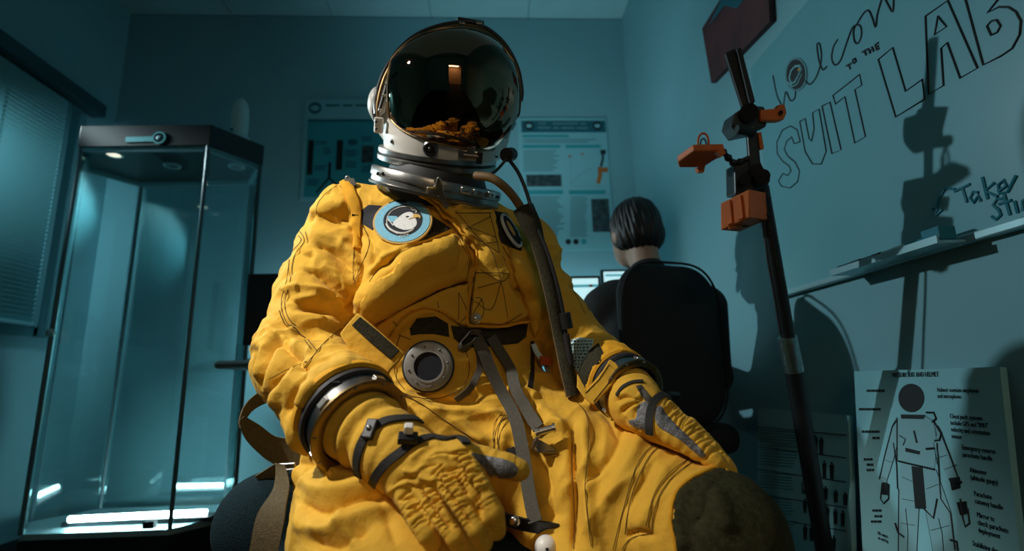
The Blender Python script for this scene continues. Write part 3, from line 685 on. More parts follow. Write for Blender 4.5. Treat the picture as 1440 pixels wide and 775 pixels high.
o_ = obj('text_lines', fl, M['teal'], pc); o_['kind'] = 'stuff'
obj('rule_lines', rl, M['ink'], pc)
def zf3(x, y): return 1040+x/3.605, 560+y/3.605
for (x, y, hh) in ((385, 230, 95), (415, 240, 95), (430, 360, 95), (468, 368, 95), (437, 480, 70), (488, 497, 66), (537, 510, 70), (325, 450, 70), (332, 545, 75), (445, 585, 75), (486, 600, 80), (524, 610, 85), (333, 680, 80), (365, 685, 80), (478, 735, 80)):
    mbf = MB(); c = lambda u, v: onC(*zf3(x+u, y+v), .0008)
    hr = np.linalg.norm(c(0, 0)-c(0, 10))*.75
    mbf.lathe(c(0, -hh*.40), CN, [(hr, 0), (hr, .0006)], 10)
    mbf.prism([c(-11, -hh*.32), c(11, -hh*.32), c(9, hh*.1), c(8, hh*.5), c(2, hh*.5), c(0, hh*.15), c(-2, hh*.5), c(-8, hh*.5), c(-9, hh*.1)], CN, .0006)
    obj('person_silhouette', mbf, M['ink'], pc, smooth=False)

# ================================================================== BOOM with orange clamps (leans near the right wall)
DB = 1.165
pa, pbt = dep(1084, 330, DB), dep(1113, 500, DB+.012)
fl0 = pa+(pbt-pa)*((0.01-pa[2])/(pbt[2]-pa[2]))
bo = thing('sensor_boom', 'tall black boom with orange clamps and silver tape, standing before the whiteboard', 'boom', fl0)
d = (pa-fl0)/np.linalg.norm(pa-fl0)
tj = dep(1112, 497, DB+.012)
obj('lower_tube', MB().cyl(fl0, tj, .0195, n=24), M['black'], bo)
obj('upper_tube', MB().cyl(tj, dep(1071, 262, DB-.005), .0155, n=24), M['black'], bo)
obj('cable', MB().tube(spline([dep(1073, 300, DB-.02), dep(1079, 360, DB-.02), dep(1088, 410, DB-.02), dep(1098, 470, DB-.02)], 20), .0028, 8), M['rubber'], bo)
obj('silver_tape_wrap', MB().cyl(dep(1107, 474, DB+.01), dep(1117, 522, DB+.014), .0205, .021, n=24), M['silver'], bo)
obj('foot', MB().cyl(fl0-A3(0, 0, .008), fl0+d*.05, .028, n=24), M['rubber'], bo)
def plate(poly, d0, t, depths=None):
    P = [dep(x, y, d0 if depths is None else depths[i]) for i, (x, y) in enumerate(poly)]
    n = np.cross(P[1]-P[0], P[2]-P[0]); n /= np.linalg.norm(n); n = n if n@_F > 0 else -n
    return MB().prism(P, n, t)
obj('tape_sleeve', plate([(1020, 74), (1034, 67), (1062, 148), (1045, 152)], DB-.03, .012), M['rubber'], bo, smooth=False, bevel=.003)
obj('tape_sleeve', plate([(1036, 68), (1043, 66), (1063, 143), (1055, 147)], DB-.04, .018), M['rubber'], bo, smooth=False, bevel=.003)
mo = obj('upper_mount', plate([(1028, 176), (1032, 160), (1050, 148), (1075, 149), (1081, 165), (1078, 178), (1062, 185), (1038, 190)], DB-.04, .055), M['darkpart'], bo, smooth=False, bevel=.004)
obj('motor', MB().cyl(dep(1053, 158, DB-.056), dep(1053, 158, DB-.03), .019, n=28).cyl(dep(1036, 182, DB-.05), dep(1060, 186, DB-.045), .01, n=16), M['black'], mo)
obj('bolt', MB().cyl(dep(1058, 181, DB-.052), dep(1058, 181, DB-.03), .004, n=10), M['steel'], mo)
og = obj('orange_arm', plate([(1069, 154), (1094, 152), (1094, 147), (1104, 146), (1107, 158), (1103, 168), (1094, 170), (1070, 170)], DB-.05, .02), M['orange'], bo, smooth=False, bevel=.003)
obj('bolt', MB().cyl(dep(1098, 158, DB-.056), dep(1098, 158, DB-.04), .0045, n=10), M['black'], og)
obj('link_plate', plate([(1051, 186), (1066, 185), (1071, 236), (1055, 238)], DB-.035, .012), M['darkpart'], bo, smooth=False, bevel=.003)
obj('orange_strip', plate([(1066, 186), (1071, 185), (1075, 209), (1069, 211)], DB-.04, .012), M['orange'], bo, smooth=False, bevel=.002)
lm = obj('lower_mount', plate([(1033, 232), (1050, 224), (1070, 226), (1079, 248), (1085, 252), (1080, 262), (1062, 272), (1034, 274)], DB-.03, .05), M['darkpart'], bo, smooth=False, bevel=.004)
for c, r_ in (((1064, 240), .014), ((1072, 248), .016), ((1048, 252), .012)):
    obj('knob', MB().cyl(dep(*c, DB-.055), dep(*c, DB-.02), r_, r_*.9, n=20), M['black'], lm)
# orange box
a0, b0 = dep(1053.5, 266, DB-.065), dep(1054, 306.5, DB-.065)
c0 = dep(1013, 286, DB-.015); d0 = dep(1079, 271, DB-.015); up_ = a0-b0
bx = MB(); e0 = c0+d0-a0
vs = [a0, c0, e0, d0]; bx.add([*vs, *[v-up_*.98 for v in vs]], [(0, 1, 2, 3), (7, 6, 5, 4), (0, 4, 5, 1), (1, 5, 6, 2), (2, 6, 7, 3), (3, 7, 4, 0)])
ob = obj('orange_box', bx, M['orange'], bo, smooth=False, bevel=.002)
nf = np.cross(c0-a0, up_); nf /= np.linalg.norm(nf); nf = nf if nf@_F < 0 else -nf
obj('ridge_panel', MB().prism([a0*.72+c0*.28-up_*.06+nf*.001, a0*.55+c0*.45-up_*.06+nf*.001, a0*.62+c0*.38-up_*.9+nf*.001, a0*.8+c0*.2-up_*.9+nf*.001], nf, .002).prism([a0*.35+c0*.65-up_*.06+nf*.001, a0*.2+c0*.8-up_*.06+nf*.001, a0*.25+c0*.75-up_*.9+nf*.001, a0*.42+c0*.58-up_*.9+nf*.001], nf, .002), M['orange'], ob, smooth=False)
obj('box_foot', plate([(1024, 315), (1044, 309), (1045, 318), (1026, 322)], DB-.03, .02), M['orange'], ob, smooth=False)
for p, q in (((1078, 275), (1084, 279)), ((1078, 302), (1087, 304)), ((1044, 318), (1052, 318))):
    obj('pin', MB().cyl(dep(*p, DB-.03), dep(*q, DB-.03), .0022, n=8), M['rubber'], ob)
# orange tray on its little arm
ot = obj('orange_tray', plate([(953, 228), (976, 212), (1019, 211), (1016, 219), (988, 236), (955, 236)], DB, .016, [DB, DB-.05, DB-.05, DB-.03, DB+.02, DB+.02]), M['orange'], bo, smooth=False, bevel=.003)
rg = [dep(989+7.5*math.cos(t), 200+12.5*math.sin(t), DB-.02) for t in np.linspace(0, 2*math.pi, 28, endpoint=False)]
obj('tray_ring', MB().tube(rg, .0025, 8, True), M['orange'], ot)
rg2 = [dep(989+4*math.cos(t), 203+8*math.sin(t), DB-.015) for t in np.linspace(0, 2*math.pi, 20, endpoint=False)]
obj('inner_loop', MB().tube(rg2, .0018, 6, True), M['rubber'], ot)
obj('tray_lug', plate([(980, 236), (992, 233), (990, 242), (983, 242)], DB+.01, .015), M['orange'], ot, smooth=False)
obj('tray_lug', plate([(1008, 213), (1018, 209), (1021, 215), (1014, 221)], DB-.06, .015), M['orange'], ot, smooth=False)
hg = MB()
lk = [dep(1017, 214, DB-.04), dep(1024, 222, DB-.035), dep(1031, 229, DB-.03), dep(1040, 228, DB-.03), dep(1053, 222, DB-.03)]
for i in range(len(lk)-1): hg.cyl(lk[i], lk[i+1], .0055, n=10); hg.sphere(lk[i], .0085, 10, 8)
obj('hinge_arm', hg, M['black'], bo)

# ================================================================== DESK, MONITORS, SEATED PERSON
dk = thing('desk', 'long dark desk along the back wall behind the space suit', 'desk', (-.1, 2.2, 0))
DZT = .70
s = SDF((-1.0, 1.8, .64), (.88, 2.75, .74), .02)
obj('desktop', MB().bb(A3(-.955, 1.87, DZT-.004), A3(.86, 2.70, DZT+.024)), M['desk'], dk, smooth=False, bevel=.012)
for x, y in ((-.72, 2.25), (.7, 2.25)):
    lg = obj('leg', MB().bb(A3(x-.035, y-.05, .03), A3(x+.035, y+.05, DZT-.004)), M['black'], dk, smooth=False, bevel=.006)
    obj('foot', MB().bb(A3(x-.04, y-.32, 0), A3(x+.04, y+.32, .03)), M['black'], lg, smooth=False, bevel=.008)
    obj('bracket', MB().prism([(x-.03, y-.3, DZT-.005), (x-.03, y+.3, DZT-.005), (x-.03, y+.06, DZT-.09), (x-.03, y-.06, DZT-.09)], (1, 0, 0), .06), M['black'], lg, smooth=False)
obj('crossbar', MB().bb(A3(-.72, 2.5, .42), A3(.7, 2.53, .52)), M['black'], dk, smooth=False)
ms = SDF((-.88, 1.88, .715), (-.72, 2.0, .79), .004)
pm = onZ(356, 508, DZT+.035)
mo_ = obj('computer_mouse', MB().sphere((pm[0], pm[1]+.02, DZT+.032), (.035, .055, .018), 20, 12), M['patchwhite'], None); tag(mo_, 'small white mouse on the desk edge left of the suit', 'mouse')
def monitor(name, label, x0, x1, z0, z1, y, yaw, lit, foot=True, tilt=0):
    c = np.array([(x0+x1)/2, y]); t = thing(name, label, 'monitor', (c[0], c[1]+.05, DZT+.024))
    R = np.array([[math.cos(yaw), -math.sin(yaw), 0], [math.sin(yaw), math.cos(yaw), 0], [0, 0, 1]])
    hw = (x1-x0)/2; hh = (z1-z0)/2; o = np.array([c[0], y, (z0+z1)/2])
    b = obj('casing', MB().box(o+R@A3(0, .012, 0), (hw, .012, hh), R), M['black'], t, smooth=False, bevel=.004)
    sc_ = obj('screen', MB().box(o+R@A3(0, -.0005, 0), (hw-.012, .001, hh-.012), R), M['screen'] if lit else M['black'], t, smooth=False)
    if foot:
        obj('stand_neck', MB().box(o+R@A3(0, .04, 0)+A3(0, 0, -(hh*.5+(z0-DZT-.024)/2)), (.025, .012, (z0-DZT-.024)/2+hh*.5)), M['black'], t, smooth=False)
        obj('stand_base', MB().box((o[0]+R[0, 1]*.04, o[1]+.04, DZT+.029), (.11, .085, .005)), M['black'], t, smooth=False, bevel=.002)
    return t, o, R, hw, hh
zt_, zb_ = onY(347, 385, 2.15)[2], onY(343, 486, 2.15)[2]; xm = onY(345, 430, 2.15)[0]
monitor('computer_monitor', 'black switched-off monitor on the desk left of the suit', xm, xm+.56, zb_, zt_, 2.15, 0, False)
z1 = onY(815, 388, 2.15)[2]; x1 = onY(845, 400, 2.15)[0]
t_, o_, R_, hw_, hh_ = monitor('computer_monitor', 'lit desktop monitor in front of the seated person', x1-.52, x1, z1-.31, z1, 2.15, 0, True)
bar = MB()
bar.box(o_+A3(0, -.002, hh_-.045), (hw_-.012, .0006, .006)); 
obj('screen_toolbar', bar, M['screen2'], t_, smooth=False)
obj('screen_icon', MB().box(o_+A3(hw_-.045, -.003, hh_-.045), (.008, .0006, .006)), M['orangeprint'], t_, smooth=False)
tlz = MB()
for k in range(9): tlz.box(o_+A3(-.05+.02*(k % 2), -.002, hh_-.08-.022*k), (.12, .0006, .003))
obj('screen_text', tlz, M['screen2'], t_, smooth=False)
xl_, zl_ = onY(845, 380, 2.40)[0], onY(846, 379, 2.40)[2]
t_, o_, R_, hw_, hh_ = monitor('computer_monitor', 'second lit screen half hidden behind the seated person', xl_, xl_+.34, zl_-.26, zl_, 2.40, 0, True)
obj('screen_toolbar', MB().box(o_+A3(0, -.002, hh_-.03), (hw_-.02, .0006, .005)), M['screen2'], t_, smooth=False)

# person's chair
cc = dep(942, 492, 1.45); yw = .28
Rz = lambda a: np.array([[math.cos(a), -math.sin(a), 0], [math.sin(a), math.cos(a), 0], [0, 0, 1]])
ch_ = thing('office_chair', 'tall black office chair under the seated person by the right wall', 'chair', (cc[0]-.06, cc[1]+.22, 0))
s = SDF(cc-A3(.26, .2, .36), cc+A3(.26, .2, .34), .008)
s.rbox(cc+A3(0, 0, .015), (.165, .10, .23), .1, .01, Rz(yw)@np.array([[1, 0, 0], [0, .3, 0], [0, 0, 1]]) if False else Rz(yw))
me_ = sculpt('backrest', s, None, None, 2)
V = coords(me_); loc = (V-cc)@Rz(yw); loc[:, 1] = loc[:, 1]*.36+.35*loc[:, 0]**2*-1; loc[:, 2] += .0
V = cc+loc@Rz(yw).T; me_.vertices.foreach_set('co', V.astype(np.float32).ravel()); me_.update()
_plain('backrest', me_, M['chair'], ch_)
rim = [cc+Rz(yw)@A3(-.168*math.copysign(abs(math.cos(t))**.55, math.cos(t)), -.03, .015+.232*math.copysign(abs(math.sin(t))**.6, math.sin(t))) for t in np.linspace(0, 2*math.pi, 60, endpoint=False)]
obj('piping', MB().tube(rim, .0035, 8, True), M['chair'], ch_)
sc_ = np.array([cc[0]-.06, cc[1]+.24, .44])
s = SDF(sc_-A3(.3, .3, .1), sc_+A3(.3, .3, .1), .01); s.rbox(sc_, (.24, .23, .045), .04, .01, Rz(yw)); sculpt('seat', s, M['chair'], ch_, 2)
obj('back_post', MB().tube(spline([cc+A3(0, .05, -.1), cc+A3(0, .08, -.26), sc_+A3(0, -.12, -.05), sc_+A3(0, 0, -.06)], 16), .02, 10), M['black'], ch_)
obj('gas_column', MB().cyl((sc_[0], sc_[1], .06), (sc_[0], sc_[1], .40), .028, n=20), M['black'], ch_)
for k in range(5):
    a = k*2*math.pi/5+.2; e = np.array([math.cos(a)*.27, math.sin(a)*.27, 0])
    lg = obj('leg', MB().tube([A3(sc_[0], sc_[1], .10), A3(sc_[0], sc_[1], .075)+e], [.022, .015], 10), M['black'], ch_)
    obj('caster', MB().cyl(A3(sc_[0], sc_[1], .028)+e+A3(-.012, 0, 0), A3(sc_[0], sc_[1], .028)+e+A3(.012, 0, 0), .028, n=18), M['rubber'], lg)
for sx in (-1, 1):
    b_ = sc_+Rz(yw)@A3(sx*.255, -.02, 0)
    ar_ = obj('armrest', MB().tube([b_+A3(-.0, 0, -.03), b_+A3(0, 0, .17)], .014, 8), M['black'], ch_)
    obj('arm_pad', MB().box(b_+A3(0, .03, .185), (.03, .11, .014), Rz(yw)), M['rubber'], ar_, smooth=False, bevel=.01)

# the person, sitting with the back to us
hc_ = dep(891, 330, 1.78); fdir = np.array([-.30, .93, -.20]); fdir /= np.linalg.norm(fdir)
rgt = np.cross(fdir, [0, 0, 1]); rgt /= np.linalg.norm(rgt); upv = np.cross(rgt, fdir)
HR = np.stack([rgt, fdir, upv], 1)
pe = thing('person', 'person with short dark hair and black jacket, seen from behind at the desk', 'person', (sc_[0], sc_[1], 0))
hp0 = np.array([sc_[0]-.02, sc_[1]+.02, .58]); nk = hc_+HR@A3(0, -.035, -.13)
chest = np.array([nk[0]-.01, nk[1]-.06, nk[2]-.26])
s = SDF((-.1, 1.3, .0), (.88, 2.5, 1.35), .009)
s.ell(hp0+A3(0, -.02, .03), (.175, .14, .13), .03); s.ell((hp0+chest)/2, (.155, .12, .2), .06); s.ell(chest, (.17, .12, .19), .06)
s.cap(nk+A3(-.12, -.03, -.13), .075, nk+A3(.12, -.03, -.13), .075, .05)
s.cap(nk+A3(0, -.02, -.09), .075, nk+A3(0, -.005, -.035), .062, .03)
for sx in (-1, 1):
    sh = nk+A3(sx*.165, -.04, -.15); el = sh+A3(sx*.06, .12, -.22); wr = np.array([nk[0]+sx*.12-.05, max(nk[1]+.28, 1.98), DZT+.06])
    s.chain([(sh, .068), (el, .055), (wr, .038)], .02)
    hq = hp0+A3(sx*.09, .03, -.01); kn = np.array([hq[0]+sx*.06, hq[1]+.40, .52]); an = np.array([kn[0], kn[1]-.02, .11])
    s.chain([(hq, .09), (kn, .065), (an, .048)], .02); s.cap(an+A3(0, -.02, -.05), .045, an+A3(0, .14, -.065), .035, .02)
me_ = sculpt('body', s, None, None, 3); me_.materials.append(M['jacket']); _b = bpy.data.objects.new('body', me_); COL.objects.link(_b); put(_b, pe)
s = SDF(hc_-.2, hc_+.2, .005)
s.ell(hc_+HR@A3(0, -.012, .02), (.074, .092, .092), .02, HR); s.ell(hc_+HR@A3(0, .035, -.045), (.058, .058, .066), .03, HR)
s.cap(hc_+HR@A3(0, -.03, -.06), .05, nk-A3(0, 0, .03), .052, .02)
s.cap(hc_+HR@A3(0, .092, .0), .008, hc_+HR@A3(0, .112, -.03), .013, .012)                     # nose
s.cap(hc_+HR@A3(-.02, .088, -.062), .007, hc_+HR@A3(.02, .088, -.062), .007, .006)             # mouth
for sx in (-1, 1):
    s.ell(hc_+HR@A3(sx*.076, .0, -.012), (.009, .018, .03), .006, HR)
    s.ell(hc_+HR@A3(sx*.03, .083, .012), (.012, .009, .008), .004, HR)
sculpt('head', s, M['skin'], pe, 2)
s = SDF(hc_-.2, hc_+.2, .004)
s.ell(hc_+HR@A3(0, -.018, .026), (.079, .100, .098), .02, HR); s.ell(hc_+HR@A3(0, -.05, -.03), (.074, .058, .062), .03, HR)
for sx in (-1, 1): s.ell(hc_+HR@A3(sx*.062, -.012, -.014), (.017, .045, .050), .02, HR)
s.ell(hc_+HR@A3(0, .095, -.045), (.064, .09, .085), .0, HR, cut=True)
me_ = sculpt('hair', s, None, None, 2, 1)
V = coords(me_); N_ = normals(me_); lc = (V-hc_)@HR; an_ = np.arctan2(lc[:, 0], -lc[:, 1]-.02)
V += N_*(np.sin(an_*38+lc[:, 2]*30)*.0012+np.sin(an_*17-lc[:, 2]*45)*.0016)[:, None]
me_.vertices.foreach_set('co', V.astype(np.float32).ravel()); me_.update(); _plain('hair', me_, M['hair'], pe)
cl_ = [nk+A3(.066*math.cos(t), -.012+.062*math.sin(t), -.035+.012*math.sin(t)) for t in np.linspace(0, 2*math.pi, 30, endpoint=False)]
obj('collar', MB().tube(cl_, .014, 8, True), M['jacket'], pe)
for sx in (-1, 1):
    wr = np.array([nk[0]+sx*.12-.05, max(nk[1]+.28, 1.98), DZT+.06]); s = SDF(wr-.16, wr+.16, .004)
    s.rbox(wr+A3(0, .055, -.012), (.036, .042, .014), .012, .01)
    for k in range(4):
        b_ = wr+A3(-.027+.018*k, .09, -.01); L_ = (.05, .06, .055, .042)[k]
        s.chain([(b_, .009), (b_+A3(0, L_*.6, .006), .0085), (b_+A3(0, L_, -.008), .0075)], .004)
    s.chain([(wr+A3(-sx*.03, .03, -.01), .011), (wr+A3(-sx*.055, .065, -.012), .0095), (wr+A3(-sx*.05, .09, -.016), .008)], .006)
    sculpt('hand', s, M['skin'], pe, 1)
# ================================================================== THE SPACE SUIT
D_ = dep
suit = thing('space_suit', 'yellow full-pressure space suit with white helmet and mirrored visor, seated in the foreground', 'space suit', (-.08, 1.05, 0))
KNEE_L = D_(1000, 766, .78); KNEE_R = D_(588, 960, .60)
S_R, E_R = D_(490, 580, .80), D_(424, 512, .97)
AX_R = (D_(548, 655, .735)-E_R); AX_R /= np.linalg.norm(AX_R)
S_L, E_L = D_(872, 540, .97), D_(824, 510, 1.09)
AX_L = S_L-E_L; AX_L /= np.linalg.norm(AX_L)
b = SDF((-.62, .36, .02), (.56, 1.46, 1.16), .0068)
TW = Rz(-.16)
b.ell(D_(610, 380, 1.17), (.205, .170, .20), .03, TW)
b.ell(D_(560, 395, 1.08), (.12, .10, .12), .05, TW)
b.ell(D_(690, 385, 1.12), (.10, .09, .12), .05, TW)
b.cap(D_(494, 306, 1.14), .078, D_(735, 352, 1.18), .078, .05)
b.cap(D_(612, 330, 1.15), .145, D_(614, 297, 1.145), .122, .03)
b.ell(D_(625, 515, 1.15), (.215, .190, .20), .06, TW)
b.ell(D_(655, 625, 1.08), (.20, .165, .13), .06, TW)
# thighs and shins
b.chain([(D_(530, 655, 1.00), .145), (D_(548, 752, .815), .147), (KNEE_R, .115)], .03, .05)
b.cap(D_(760, 650, 1.0), .11, D_(836, 815, .83), .095, .05)
b.chain([(KNEE_R, .112), (np.array([KNEE_R[0]-.01, KNEE_R[1]+.06, .10]), .075)], .03)
b.chain([(D_(735, 612, 1.06), .130), (D_(862, 695, .92), .124), (KNEE_L, .104)], .02, .04)
b.chain([(KNEE_L, .105), (np.array([KNEE_L[0]+.02, KNEE_L[1]+.05, .10]), .075)], .03)
# arms
b.chain([(D_(478, 336, 1.13), .080), (D_(446, 415, 1.06), .083), (E_R, .083)], .012, .03)
b.cap(E_R, .083, S_R+AX_R*.02, .084, .025, planes=[(S_R, AX_R)])
b.chain([(D_(736, 352, 1.18), .075), (D_(765, 425, 1.16), .073), (E_L, .074)], .012, .03)
b.cap(E_L, .074, S_L+AX_L*.02, .066, .02, planes=[(S_L, AX_L)])
# boots
for K in (KNEE_R, KNEE_L):
    pass
me = sculpt('body', b, None, None, 3, 1)
V = coords(me); N = normals(me)

STROKES = []
def F_(pts, wpx, amp): STROKES.append((pts, wpx, amp))
def zc(ox, oy, sc, pts): return [(ox+x/sc, oy+y/sc) for x, y in pts]
# ---- image-left upper arm (crop 380,230 scale 2.675)
A = lambda *p: zc(380, 230, 2.675, p)
F_(A((130, 225), (175, 195), (235, 215), (292, 238)), 8, -.007); F_(A((150, 195), (215, 160), (290, 150)), 10, .006)
F_(A((140, 260), (220, 270), (300, 300)), 12, .006)
F_(A((165, 310), (230, 330), (280, 380), (312, 430)), 8, -.007); F_(A((150, 345), (215, 370), (270, 430), (300, 490)), 12, .007)
F_(A((95, 330), (130, 345), (170, 350)), 9, -.005)
F_(A((120, 400), (180, 415), (240, 470), (285, 545)), 8, -.007); F_(A((80, 430), (150, 450), (210, 500), (270, 575)), 12, .006)
F_(A((75, 520), (150, 535), (230, 560), (290, 600)), 8, -.008); F_(A((55, 490), (75, 470), (110, 475)), 8, .005)
F_(A((45, 560), (120, 580), (200, 590), (280, 620)), 11, .006); F_(A((40, 610), (110, 615), (190, 640)), 7, -.006)
F_(A((322, 250), (325, 320), (328, 400), (322, 470), (305, 530), (292, 585)), 7, -.012)
F_(A((160, 130), (215, 95), (255, 85)), 9, .004); F_(A((130, 180), (180, 130), (240, 110)), 5, -.003)
F_(A((255, 200), (290, 215), (310, 260)), 8, -.007); F_(A((250, 300), (310, 330), (318, 380)), 8, .005)
F_(A((240, 500), (262, 520), (268, 545)), 6, .005); F_(A((190, 380), (235, 420), (255, 470)), 7, .004)
# ---- elbow (crop 280,360 scale 3.878)
B = lambda *p: zc(280, 360, 3.878, p)
F_(B((410, 418), (372, 500), (350, 600), (345, 680)), 8, .007); F_(B((450, 450), (400, 540), (368, 640), (350, 720)), 6, -.008)
F_(B((480, 500), (430, 590), (395, 680), (370, 760)), 8, .008); F_(B((515, 560), (460, 640), (415, 720), (400, 800)), 6, -.008)
F_(B((560, 600), (500, 680), (450, 760), (435, 830)), 8, .008); F_(B((600, 650), (540, 720), (495, 800), (480, 870)), 6, -.007)
F_(B((640, 690), (580, 760), (540, 830)), 9, .006)
F_(B((465, 500), (520, 545), (575, 560)), 6, -.007); F_(B((500, 470), (560, 500), (620, 520)), 9, .006)
F_(B((520, 570), (565, 610), (600, 615)), 5, -.006); F_(B((390, 400), (450, 440), (470, 470)), 6, .006); F_(B((400, 350), (340, 430), (325, 520)), 10, .006)
F_(B((545, 280), (620, 270), (690, 310)), 8, -.007); F_(B((500, 250), (580, 230), (650, 240)), 10, .005)
F_(B((470, 380), (560, 350), (680, 380)), 10, .006); F_(B((500, 420), (600, 420), (690, 450)), 7, -.004)
# ---- forearm near the cuff (crop 330,460 scale 2.46)
G = lambda *p: zc(330, 460, 2.46, p)
F_(G((160, 200), (150, 280), (190, 360), (240, 420)), 8, .005); F_(G((110, 210), (120, 270), (165, 340)), 6, -.006)
F_(G((220, 230), (250, 180), (320, 140), (420, 110)), 12, .005); F_(G((200, 180), (260, 130), (340, 100)), 7, -.004)
F_(G((250, 300), (235, 350), (255, 410)), 8, .004)
# ---- chest (crop 500,250 scale 3.1)
H_ = lambda *p: zc(500, 250, 3.1, p)
F_(H_((10, 610), (90, 490), (200, 380), (320, 320), (450, 285)), 22, .016)
F_(H_((62, 455), (105, 400), (150, 385), (180, 350), (215, 320), (300, 290), (420, 245)), 6, -.009)
F_(H_((55, 420), (110, 375), (180, 335), (260, 290)), 6, .005)
F_(H_((85, 640), (180, 580), (280, 530), (390, 485), (500, 455)), 8, -.008)
F_(H_((420, 300), (440, 340), (430, 375)), 6, -.005); F_(H_((455, 270), (475, 330), (480, 400)), 7, .006); F_(H_((400, 330), (440, 400), (470, 440)), 7, -.004)
F_(H_((250, 360), (330, 350), (400, 360)), 12, .004)
F_(H_((20, 240), (60, 260), (80, 320), (70, 400)), 8, -.006); F_(H_((80, 300), (130, 330), (120, 370)), 9, .005)
F_(H_((60, 115), (120, 115), (170, 90)), 8, .006); F_(H_((0, 60), (60, 90), (120, 90)), 9, .003)
F_(H_((640, 380), (720, 430), (770, 520), (790, 600)), 20, .010); F_(H_((690, 470), (740, 500), (765, 560)), 6, -.006)
F_(H_((720, 300), (760, 340), (800, 420)), 12, .008)
F_(H_((160, 690), (200, 650), (270, 600), (350, 585), (420, 640)), 7, .006)
# ---- belly and hips
F_(G((555, 215), (640, 270), (720, 320), (800, 360), (900, 425)), 13, .012); F_(G((560, 300), (640, 340), (740, 390), (850, 440)), 10, -.008)
F_(G((600, 200), (680, 245), (760, 262), (850, 262)), 8, -.008); F_(G((680, 280), (760, 290), (840, 285), (910, 300)), 10, .007)
F_(G((900, 280), (930, 350), (935, 420)), 10, .006); F_(G((1010, 130), (1000, 180), (960, 240)), 14, .008)
F_(G((930, 240), (990, 290), (1030, 350)), 10, -.005)
F_(G((800, 130), (830, 180), (810, 240)), 12, -.005)
# ---- image-right thigh (crop 620,440 scale 2.314)
K_ = lambda *p: zc(620, 440, 2.314, p)
F_(K_((430, 375), (428, 480), (430, 620), (428, 780)), 6, -.012); F_(K_((465, 330), (470, 450), (480, 600), (500, 760)), 12, .010)
F_(K_((600, 360), (560, 450), (510, 520), (470, 560)), 12, -.007); F_(K_((660, 390), (620, 470), (570, 550), (530, 620)), 12, .006)
F_(K_((700, 470), (650, 560), (600, 640)), 9, -.004); F_(K_((740, 500), (690, 590), (660, 700)), 10, .005)
F_(K_((560, 330), (640, 350), (740, 390)), 12, .006); F_(K_((480, 300), (540, 330), (580, 400)), 9, -.005)
F_(K_((250, 270), (290, 262), (310, 280)), 9, .008); F_(K_((310, 300), (350, 330), (400, 380)), 10, .006); F_(K_((330, 380), (360, 360), (410, 385)), 6, .006)
F_(K_((180, 300), (240, 330), (290, 400)), 10, -.005); F_(K_((320, 480), (350, 560), (360, 680)), 18, -.010)
F_(K_((600, 730), (640, 715), (690, 725)), 7, -.008); F_(K_((760, 640), (780, 720), (790, 780)), 10, .004)
F_(K_((840, 560), (900, 620), (930, 720)), 14, .006); F_(K_((880, 560), (860, 640), (820, 700)), 12, -.004)
# ---- image-left thigh
F_(G((230, 520), (290, 560), (380, 560), (500, 520)), 14, .008); F_(G((220, 600), (300, 640), (420, 600), (560, 560)), 10, -.007); F_(G((240, 680), (330, 700), (440, 650), (560, 620)), 12, .008)
F_(G((260, 740), (350, 760), (460, 700)), 10, -.006); F_(G((210, 480), (250, 470), (310, 480)), 10, -.006); F_(G((290, 440), (340, 500), (420, 520)), 8, .006); F_(G((350, 620), (380, 690), (420, 760)), 9, .005)
F_(G((470, 560), (520, 640), (560, 760)), 10, -.004); F_(G((215, 560), (225, 640), (235, 720)), 9, .004)

def fold(V, N, scale=1.0):
    pj = proj(V); P = pj[:, :2]; vd = V-_C; vd /= np.linalg.norm(vd, axis=1, keepdims=True)
    facing = np.clip((-(N*vd).sum(1)+.15)/.35, 0, 1); disp = np.zeros(len(V))
    for pts, w_, a_ in STROKES:
        L = spline([np.array(p) for p in pts], 20) if len(pts) > 2 else np.array(pts)
        lo = L.min(0)-3*w_; hi = L.max(0)+3*w_
        m = np.where((P[:, 0] > lo[0]) & (P[:, 0] < hi[0]) & (P[:, 1] > lo[1]) & (P[:, 1] < hi[1]) & (facing > 0))[0]
        if not len(m): continue
        d, t = polydist(P[m], L)
        tap = np.clip(np.minimum(t, 1-t)*6+.25, 0, 1)
        disp[m] += a_*(np.exp(-(d/w_)**2*1.2) if a_ > 0 else np.exp(-(d/w_)**1.15*1.6))*tap*facing[m]
    return disp*scale
LIMBS = []
